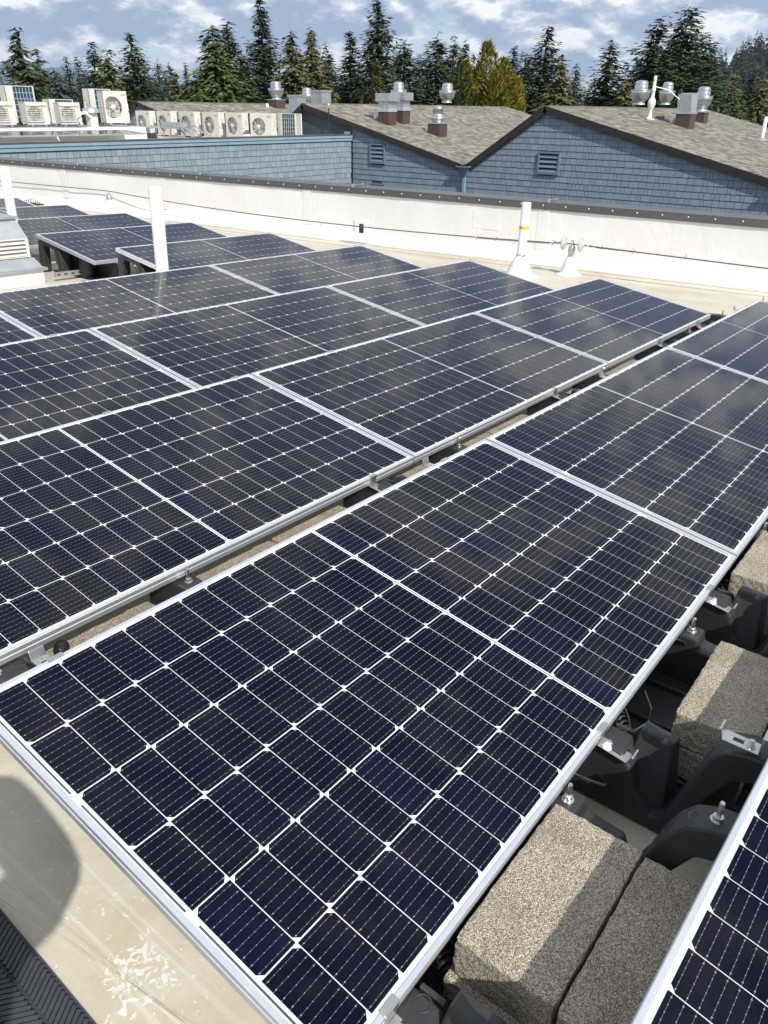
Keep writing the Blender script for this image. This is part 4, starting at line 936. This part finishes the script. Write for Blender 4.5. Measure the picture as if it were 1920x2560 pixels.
p2 = S_(1642, 297, 10.13); tag(MB().box((-.15,-.1,-.05),(.15,.1,.08)).build('junction_box', M['brown'], None, T(p2.x, p2.y-.1, p2.z)), 'small dark red box on the shingles right of the ball topped pipe', 'box')
p = S_(1904, 350, 10.13); e = empty('roof_vent_pipe', T(p.x, p.y, p.z), 'slim white vent pipe standing alone near the right edge on the shingles', 'vent pipe')
MB().lathe([(.06, -.05), (.06, .72), (.05, .72), (.05, .6), (0, .6)], 16, None, True, False).build('pipe', M['pvc'], e); MB().lathe([(.24, -.02), (.11, .04), (.065, .12)], 16).build('flashing', M['zinc'], e)
for (px, py, pk, lb) in ((1680, 308, 10.13, 'stubby white pipe left of the brown curb with the scoop'), (1068, 330, 19.57, 'stubby white pipe left of the cone topped brown curb'), (939, 298, 19.57, 'stubby white pipe left of the twin brown curbs'), (668, 268, 29.01, 'stubby white pipe left of the fan curb on the left roof')):
    p = S_(px, py, pk); tag(MB().lathe([(.07, -.1), (.07, .12), (.04, .16), (0, .16)], 12).build('pipe_stub', M['pvc'], None, T(p.x, p.y, p.z)), lb, 'vent pipe')
for (px, py, lb) in ((968, 310, 'galvanised box vent on a brown curb, left one of the touching pair'), (1003, 306, 'galvanised box vent on a brown curb, right one of the touching pair')):
    p = S_(px, py, 19.57); e = empty('box_vent', T(p.x, p.y, p.z), lb, 'roof vent')
    MB().box((-.23, -.23, -.3), (.23, .23, .38)).build('curb', M['brown'], e, bev=.01)
    m_ = MB(); m_.add([(-.25,-.25,.38),(.25,-.25,.38),(.25,.25,.38),(-.25,.25,.38),(-.22,-.22,.5),(.22,-.22,.5),(.22,.22,.5),(-.22,.22,.5),(-.22,-.22,.72),(.22,-.22,.72),(.22,.22,.72),(-.22,.22,.72)], [(0,1,5,4),(1,2,6,5),(2,3,7,6),(3,0,4,7),(4,5,9,8),(5,6,10,9),(6,7,11,10),(7,4,8,11)]); m_.build('throat', M['zinc'], e)
    MB().box((-.27, -.33, .70), (.27, .33, .95)).build('hood_box', M['zinc'], e, bev=.008)
p = S_(1093, 338, 19.57); e = empty('cone_vent', T(p.x, p.y, p.z), 'shiny ribbed cone vent on a brown curb in the middle of the roofs', 'roof vent')
MB().box((-.25, -.25, -.3), (.25, .25, .36)).build('curb', M['brown'], e, bev=.01); MB().box((-.27, -.27, .36), (.27, .27, .40)).build('curb_cap', M['zinc'], e)
MB().lathe([(.20,.40),(.20,.46),(.26,.48),(.26,.56),(.22,.60),(.20,.62),(.185,.70),(.19,.71),(.165,.80),(.17,.81),(.15,.90),(.09,.93),(0,.94)], 24).build('cone', M['alu'], e)
for (Pq, s_, lb) in ((hit(744, 262, 1, 20.6), .22, 'galvanised box left of the left peak, beside the brown fan curb'), (hit(803, 250, 1, 20.4), .26, 'bright galvanised box just right of the left peak behind the ridge')):
    e = MB().box((-s_, -s_, -.5), (s_, s_, .26)).box((-s_-.03, -s_-.03, .26), (s_+.03, s_+.03, .32)).build('sheet_metal_box', M['zinc'], None, T(Pq.x, Pq.y, Pq.z)); tag(e, lb, 'roof box')
# weather mast on the flat roof corner
p = hit(823, 332, 1, YW+.9); e = empty('weather_mast', T(p.x, YW+.9, ZD), 'thin dark mast with small instruments standing before the left gable', 'mast')
MB().tube([(0,0,0),(0,0,1.05)], .022, 8).build('pole', M['fascia'], e); MB().tube([(0,0,.45),(-.5,0,.0)], .015, 6).build('stay', M['fascia'], e)
MB().box((-.08,-.06,1.05),(.10,.06,1.12)).lathe([(.05,1.12),(.05,1.2),(0,1.2)], 10).build('sensor', M['zinc'], e); MB().tube([(.0,0,1.12),(.55,0,1.14)], .010, 6).build('arm', M['zinc'], e)
# ---------------------------------------------------------------- trees
def foliage_mesh(H, R, style, seed, dens=1.0, zmin=0.0):
    g = random.Random(seed); V = []; Fc = []; U = g.uniform
    def spray(x, y, z, a, s, dz, wd=.55):
        ca, sa = math.cos(a), math.sin(a); w = s*wd; j = lambda: U(-.12, .12)*s
        b = len(V); tx, ty = ca*s, sa*s; nx_, ny_ = -sa*w, ca*w
        V.extend(((x-tx*.3, y-ty*.3, z+.05*s), (x+nx_*.6+j(), y+ny_*.6+j(), z+j()+dz*.4), (x+tx+j(), y+ty+j(), z+dz+j()), (x-nx_*.6+j(), y-ny_*.6+j(), z+j()+dz*.4)))
        Fc.append((b, b+1, b+2)); Fc.append((b, b+2, b+3))
    if style in ('fir', 'spruce', 'cedar', 'pine'):
        z0 = {'fir': .04, 'spruce': .02, 'cedar': .0, 'pine': .1}[style]
        z = max(H*z0, zmin); tot = H*(1-z0); drp = {'fir': .06, 'spruce': -.14, 'cedar': -.22, 'pine': .05}[style]
        ph = [U(.55, 1.25) for _ in range(9)]; az = [U(0, 6.28) for _ in range(9)]
        ms = min(.52, .065*R+.23)
        while z < H*.985:
            t = (z-H*z0)/tot
            prof = (1-t)**{'fir': .82, 'spruce': .9, 'cedar': .8, 'pine': .65}[style]*R + .12
            lump = .88+.10*math.sin(z*1.3+seed)+.06*math.sin(z*3.7+seed*3)
            nb = max(9, int((9+prof*8.5)*dens))
            for k in range(nb):
                a = U(0, 6.283); l = prof*lump*(U(.50, 1.10)); zz_ = z+U(-.75, .75)*ms*1.4
                l *= 1+.25*math.sin(a*2+az[int(t*8.9)])*ph[int(t*8.9)]*.5
                if g.random() < .06: l *= 1.25
                n = max(1, int(l/(ms*.62))); ca, sa = math.cos(a), math.sin(a)
                for q in range(n+1):
                    f = (q+.6)/(n+.6); r = l*f
                    if f < .25 and g.random() < .6: continue
                    s = ms*(1.15-.45*f)*U(.7, 1.25)
                    zc = zz_ + drp*l*f*f + (-.16*l*f*(1-f))
                    spray(r*ca+U(-.1,.1), r*sa+U(-.1,.1), zc+U(-.1, .1), a+U(-.9, .9), s, U(-.28, .02)*s-.12*(style in ('spruce','cedar')))
                    if g.random() < .38: spray(r*ca+U(-.2,.2), r*sa+U(-.2,.2), zc-U(.05, .28), a+U(-1.4, 1.4), s*.8, -s*U(.2, .7))
            z += ms*.62/max(dens, .5)*U(.8, 1.2)
        for k in range(3): spray(0, 0, H*.97+k*.12, U(0, 6.28), .22, .25, .3)
    else:                                             # columnar or rounded dense crowns
        nl = 13 if style == 'column' else 7
        leads = [(0, 0, H, R*.45)]
        for k in range(nl):
            a = 2*math.pi*k/nl*(2 if k % 2 else 1)+U(-.3, .3); rr = R*U(.35, .78); leads.append((rr*math.cos(a), rr*math.sin(a), H*(1-.30*(rr/R)**2)*U(.86, 1.0), R*U(.26, .42)))
        for (lx, ly, lh, lr) in leads:
            for k in range(int(620*dens*(lr/.8)*(lh/9))):
                t = max(.35, 1-g.random()**1.3*.65); a = U(0, 6.283)
                prof = lr*min(1, ((1-t)*3.2)**.6)*(1+.2*math.sin(t*17+lx*3+a)); r = prof*(g.random()**.3)
                spray(lx*(.6+.4*t)+r*math.cos(a), ly*(.6+.4*t)+r*math.sin(a), t*lh, a+U(-1, 1), U(.14, .30), U(.12, .42) if style == 'column' else U(-.2, .3), .5)
    return V, Fc
def tree(px, ytop, hwpx, depth, style, matk, label, group, seed, dens=1.0, cat='tree', name='conifer_tree', ybase=None):
    d = ray(px, 262); d = d/ (Vector((d.x, d.y, 0)).length); pos = CAM + d*depth
    perpx = depth*1.0/FPX/ (Vector((FV.x, FV.y, 0)).length)       # metres per pixel, roughly
    zt = (CAM + ray(px, ytop)/Vector((ray(px, ytop).x, ray(px, ytop).y, 0)).length*depth).z
    H = zt-GZ; R = hwpx*perpx*1.42
    e = empty(name, T(pos.x, pos.y, GZ), label, cat, group)
    if style not in ('round', 'column'): R *= 1.32/max(.35, (1-(CAM.z-GZ)/H))**.85/1.42
    else: R *= .8
    V_, F_ = foliage_mesh(H, R, style, seed, dens, 5.5)
    me = bpy.data.meshes.new('crown'); me.from_pydata(V_, [], F_); me.materials.append(M[matk]); inst('crown', me, e)
    rb = .018*H+.05
    MB().tube([(0,0,0),(.05,0,H*.4),(0,.04,H*.8),(0,0,H*.96)], .1, 8, None, True, [rb, rb*.7, rb*.3, .03]).build('trunk', M['bark'], e)
    return e
tg = 'tall evergreen trees beyond the buildings'
K = 1920/1659
TR = [ # x, top, half width (1659-wide survey), depth, style, material, label
 (-8,150,26,85,'cedar','f_ced','green conifer cut by the left edge, lower than its neighbours'),
 (62,74,36,62,'spruce','f_fir','dark pointed spruce above the left air conditioners, with an uneven leaning top'),
 (98,112,22,70,'spruce','f_fir','narrow dark spruce just right of the leaning topped one at left'),
 (128,150,19,60,'spruce','f_blue','pale bluish spruce between the two groups of left air conditioners'),
 (158,122,17,120,'fir','f_blue','slim hazy conifer far behind the biggest air conditioner, left of its twin'),
 (181,124,16,118,'fir','f_blue','slim hazy conifer far behind the biggest air conditioner, right of its twin'),
 (216,98,24,85,'fir','f_fir','dark full conifer just behind the top of the biggest air conditioner'),
 (246,112,34,66,'spruce','f_ced','greener dense spruce right of the biggest air conditioner'),
 (298,80,36,74,'fir','f_fir','tall dark rounded fir above the left end of the shingle roof'),
 (350,128,18,130,'fir','f_blue','slim distant conifer left of the far mountain gap'),
 (374,137,19,120,'fir','f_blue','slim distant conifer right beside the far mountain gap'),
 (408,138,11,150,'fir','f_fir','very narrow small dark conifer standing before the blue mountains'),
 (386,168,26,80,'cedar','f_oli','short olive conifer above the first air conditioners of the right row'),
 (470,56,48,60,'cedar','f_ced','broad drooping bright green cedar left of the tallest trees'),
 (425,172,26,66,'cedar','f_ced','low green cedar at the left foot of the drooping one'),
 (503,44,34,78,'fir','f_fir','tall pointed fir right behind the drooping green cedar'),
 (528,110,28,66,'fir','f_fir','medium dark fir between the drooping cedar and the spire'),
 (574,-2,35,82,'fir','f_fir','very tall narrow spire reaching the top edge, left of centre'),
 (634,70,37,72,'spruce','f_oli','olive brown conifer, left one of the broad pair right of the tall spire'),
 (676,68,36,74,'spruce','f_oli','olive brown conifer, right one of the broad pair right of the tall spire'),
 (712,118,26,95,'fir','f_fir','lower dark fir between the olive pair and the centre trees'),
 (757,74,30,84,'fir','f_fir','blue green fir just left of the tallest centre tree'),
 (816,-4,43,80,'fir','f_fir','tallest dark fir in the centre of the row, reaching the top edge'),
 (814,136,33,58,'round','f_oli','rounded olive tree right of the twin galvanised boxes, below the tallest fir'),
 (872,88,34,70,'fir','f_fir','full dark fir right of the tallest centre tree'),
 (905,118,22,96,'fir','f_far','half hidden far fir right of the centre group'),
 (940,72,34,72,'fir','f_fir','straight dark fir behind the lone ridge fan'),
 (975,82,24,88,'fir','f_fir','dark fir top behind the golden tree, left one'),
 (998,90,20,90,'fir','f_fir','dark fir top behind the golden tree, touching its left shoulder'),
 (988,132,24,58,'column','f_ced','green columnar tree hugging the golden one on its left'),
 (1046,97,68,60,'column','f_gold','big golden yellow arborvitae right of the centre'),
 (1100,106,24,95,'fir','f_far','dark distant fir right of the golden tree'),
 (1128,112,26,90,'fir','f_far','dark fir between the golden tree and the tall right spire'),
 (1168,55,38,76,'fir','f_fir','tall spire shaped fir right of the golden tree'),
 (1205,124,40,62,'spruce','f_oli','broad olive green conifer beside the right hand peak'),
 (1236,138,18,110,'fir','f_far','small dark fir behind the olive conifer'),
 (1304,90,36,68,'fir','f_fir','isolated perfect cone fir above the right roof'),
 (1397,42,60,64,'fir','f_fir','left tree of the massive dark group at right'),
 (1455,14,66,66,'fir','f_fir','highest middle tree of the massive dark group at right'),
 (1502,80,50,70,'fir','f_fir','right shoulder tree of the massive dark group at right'),
 (1345,178,30,60,'spruce','f_oli','low green shrub like conifer left of the massive dark group'),
 (1575,160,26,90,'spruce','f_oli','olive conifer at right before the wooded hill'),
 (1612,155,24,96,'fir','f_far','dark conifer at right before the wooded hill'),
 (1640,170,22,80,'spruce','f_oli','small olive conifer cut near the right edge'),
]
for i, (x, yt, hw, dp, st, mk_, lb) in enumerate(TR):
    tree(x*K, yt*K, hw*K*1.08, dp, st, mk_, lb, tg if st not in ('round', 'column') else None, 100+i*7, dens=1.0 if dp < 100 else .8, name='conifer_tree' if st != 'round' else 'round_tree')
# bare deciduous trees and brush
def bare(px, ytop, hw, depth, seed, label):
    d = ray(px, 262); d = d/Vector((d.x, d.y, 0)).length; pos = CAM+d*depth; zt = (CAM+ray(px, ytop)/Vector((ray(px, ytop).x, ray(px, ytop).y, 0)).length*depth).z
    H = zt-GZ; R = hw*depth/FPX/.88; g = random.Random(seed); e = empty('bare_tree', T(pos.x, pos.y, GZ), label, 'tree', 'bare leafless trees')
    m_ = MB(); m_.tube([(0,0,0),(.1,0,H*.3),(0,.1,H*.55)], .1, 6, None, True, [.2,.16,.1]); m_.build('trunk', M['twig'], e); m_ = MB()
    def br(p, a, el, l, r, dep):
        q = p + Vector((math.cos(a)*math.cos(el), math.sin(a)*math.cos(el), math.sin(el)))*l
        m_.tube([p, (p+q)/2+Vector((g.uniform(-.1,.1), g.uniform(-.1,.1), .05))*l, q], r, 3, None, False, [r, r*.75, r*.5])
        if dep: 
            for k in range(4): br(p.lerp(q, g.uniform(.35, 1)), a+g.uniform(-.9, .9), min(1.4, el+g.uniform(-.3, .45)), l*g.uniform(.5, .75), r*.55, dep-1)
    for k in range(15): br(Vector((0, 0, H*g.uniform(.25, .6))), g.uniform(0, 6.28), g.uniform(.5, 1.2), R*g.uniform(.6, .95), .05, 3)
    m_.build('branches', M['twig'], e)
for k, (x, yt, hw, dp, lb) in enumerate(((194,160,16,58,'leafless brownish tree between the blue spruce and the biggest air conditioner'), (1258,150,22,95,'pale leafless tree left of the isolated cone fir'), (1552,185,30,60,'leafless brush right of the massive dark group'), (1600,190,30,58,'leafless brush before the wooded hill, middle clump'), (1648,180,30,56,'leafless brush at the right edge before the hill'), (20,180,22,80,'leafless reddish tree at far left behind the air conditioners'))):
    bare(x*K, yt*K, hw*K, dp, 40+k, lb)
# low far woodland filling the gaps
def wood(name, n, x0, x1, y0, y1, d0, d1, r0, r1, matk, seed, zb=GZ, dens=.4, **k):
    g = random.Random(seed); V = []; Fc = []
    var = [foliage_mesh(10, 1.9, 'fir', seed*31+q, dens*.75, 3.5) for q in range(5)]
    for i in range(n):
        px = g.uniform(x0, x1); dd = g.uniform(d0, d1); d = ray(px, 262); d = d/Vector((d.x, d.y, 0)).length; p = CAM+d*dd
        yt = g.uniform(y0, y1); H = (262-yt)/FPX*dd/.88+CAM.z-zb; s = H/10; rs = s*g.uniform(r0, r1)*1.5
        vv, ff = var[g.randrange(5)]; b = len(V); a = g.uniform(0, 6.28); ca, sa = math.cos(a)*rs, math.sin(a)*rs
        V.extend((p.x+x*ca-y*sa, p.y+x*sa+y*ca, zb+z*s) for x, y, z in vv); Fc.extend((b+a_, b+b_, b+c_) for a_, b_, c_ in ff)
    me = bpy.data.meshes.new(name); me.from_pydata(V, [], Fc); me.materials.append(M[matk]); return inst(name, me, kind='stuff', **k)
wood('distant_woodland', 75, -60, 1500, 205, 228, 130, 190, .8, 1.2, 'f_far', 5, label='low dark woodland filling the gaps behind the tree row', cat='woodland')
wood('middle_woodland', 22, 560, 1320, 150, 205, 100, 125, .8, 1.15, 'f_fir', 8, label='dark conifers massed behind the centre trees', cat='woodland')
# wooded hill at right
hc = CAM + ray(2010, 262)/Vector((ray(2010,262).x, ray(2010,262).y, 0)).length*620
def hillz(x, y): 
    dx_, dy_ = x-hc.x, y-hc.y; return GZ-2 + 47*math.exp(-((dx_*.61-dy_*.79)/85)**2-((dx_*.79+dy_*.61)/150)**2)
m_ = MB(); n = 40; vs = []
for i in range(n+1):
    for j in range(n+1): x = hc.x-420+840*i/n; y = hc.y-420+840*j/n; vs.append((x, y, hillz(x, y)))
m_.add(vs, [(i*(n+1)+j, (i+1)*(n+1)+j, (i+1)*(n+1)+j+1, i*(n+1)+j+1) for i in range(n) for j in range(n)], None, True); m_.build('hill', M['mount'], kind='structure')
g = random.Random(3); V = []; Fc = []
def small_tree(sd):
    q = random.Random(sd); V2 = []; F2 = []
    for k in range(70):
        t = q.random()**.8; a = q.uniform(0, 6.28); r = (1-t)*1.9*q.uniform(.5, 1); z = t*9.6+.3; sz = .75*(1.15-t); b2 = len(V2)
        x, y = r*math.cos(a), r*math.sin(a); V2.extend(((x, y, z+sz*.6), (x+sz*math.cos(a+1.9), y+sz*math.sin(a+1.9), z-sz*.6), (x+sz*math.cos(a-1.9), y+sz*math.sin(a-1.9), z-sz*.5))); F2.append((b2, b2+1, b2+2))
    return V2, F2
var = [small_tree(900+q) for q in range(6)]
for i in range(3600):
    x, y = hc.x+g.uniform(-330, 250), hc.y+g.uniform(-330, 250)
    if (x-hc.x)*FV.x+(y-hc.y)*FV.y > 60 or (x-hc.x)*RV.x+(y-hc.y)*RV.y > 110: continue
    vv, ff = var[g.randrange(6)]; b = len(V); a = g.uniform(0, 6.28); s = g.uniform(1.0, 1.9); ca, sa = math.cos(a)*s*1.9, math.sin(a)*s*1.9; zb = hillz(x, y)-1
    V.extend((x+u*ca-v*sa, y+u*sa+v*ca, zb+z*s) for u, v, z in vv); Fc.extend((b+a_, b+b_, b+c_) for a_, b_, c_ in ff)
me = bpy.data.meshes.new('hill_forest'); me.from_pydata(V, [], Fc); me.materials.append(M['f_far']); inst('hill_forest', me, kind='stuff', label='dense conifer forest covering the distant hill at right', cat='forest')
# far mountain range
m_ = MB(); vs = []; n = 160
for i in range(n+1):
    px = -900+2600*i/n; d = ray(px, 262); d = d/Vector((d.x, d.y, 0)).length
    h = 250+90*noise.noise(Vector((px*.0045, 1.3, 0)))+60*noise.noise(Vector((px*.014, 4, 0)))+35*noise.noise(Vector((px*.05, 9, 0)))
    h *= max(.05, min(1, 1-(px-300)/650)) 
    for q, (dd, hh) in enumerate(((7000, 0), (7500, .35), (7900, .7), (8200, 1), (8900, .1))):
        p = CAM+d*dd; vs.append((p.x, p.y, GZ-3+h*hh*(1+.22*noise.noise(Vector((px*.03, q*2.1, 2)))*(q < 3))))
m_.add(vs, [(i*5+j, i*5+j+1, (i+1)*5+j+1, (i+1)*5+j) for i in range(n) for j in range(4)], None, True); m_.build('mountains', M['mount'], kind='structure')
hb = MB().box((-2500, -2500, GZ-4), (9600, 9600, 420)).build('haze', M['ground'], kind='stuff', label='thin blue haze that fades the far mountains', cat='haze')
hm = bpy.data.materials.new('haze_air'); hm.use_nodes = True; ht = hm.node_tree; ht.nodes.clear()
hv_ = ht.nodes.new('ShaderNodeVolumePrincipled'); hv_.inputs['Color'].default_value = (.62, .78, 1, 1); hv_.inputs['Density'].default_value = .00009; hv_.inputs['Anisotropy'].default_value = .2
hout = ht.nodes.new('ShaderNodeOutputMaterial'); ht.links.new(hv_.outputs[0], hout.inputs['Volume']); hb.data.materials.clear(); hb.data.materials.append(hm)
# ---------------------------------------------------------------- the photographer, just behind and below the camera (casts the shadow at left)
def person():
    e = empty('person', MR @ T(-.90, -1.62, ZR) @ RZ(math.radians(-52.5)), 'photographer in a dark jacket standing behind the camera, seen only by the shadow at left', 'person')
    jn = {'pel': (0,-.02,.86,.15), 'sp': (0,-.04,1.05,.14), 'ch': (0,-.08,1.28,.16), 'nk': (0,-.10,1.46,.07), 'hd': (0,-.08,1.60,.105), 'ht': (0,-.08,1.70,.09),
          'rh': (.10,-.02,.82,.11), 'rk': (.11,.06,.46,.075), 'ra': (.11,.0,.07,.05), 'rt': (.13,.14,.03,.045), 'lh': (-.12,-.05,.82,.11), 'lk': (-.16,-.12,.46,.075), 'la': (-.17,-.2,.07,.05), 'lt': (-.18,-.08,.03,.045),
          'rs': (.17,.05,1.36,.075), 're': (.106,.43,1.12,.078), 'rw': (.02,.40,1.34,.085), 'rf': (.0,.38,1.40,.06),
          'ls': (-.19,-.08,1.38,.075), 'le': (-.16,.22,1.12,.055), 'lw': (-.10,.26,1.34,.035), 'lf': (-.06,.30,1.42,.03)}
    ed = [('pel','sp'),('sp','ch'),('ch','nk'),('nk','hd'),('hd','ht'),('pel','rh'),('rh','rk'),('rk','ra'),('ra','rt'),('pel','lh'),('lh','lk'),('lk','la'),('la','lt'),('ch','rs'),('rs','re'),('re','rw'),('rw','rf'),('ch','ls'),('ls','le'),('le','lw'),('lw','lf')]
    ks = list(jn); me = bpy.data.meshes.new('body'); me.from_pydata([jn[k][:3] for k in ks], [(ks.index(a), ks.index(b)) for a, b in ed], [])
    o = inst('body', me, e); me.materials.append(M['cloth']); sk = o.modifiers.new('skin', 'SKIN')
    for i, k in enumerate(ks): me.skin_vertices[0].data[i].radius = (jn[k][3], jn[k][3])
    me.skin_vertices[0].data[0].use_root = True; s2 = o.modifiers.new('sub', 'SUBSURF'); s2.levels = 1; s2.render_levels = 1
    return e
person()
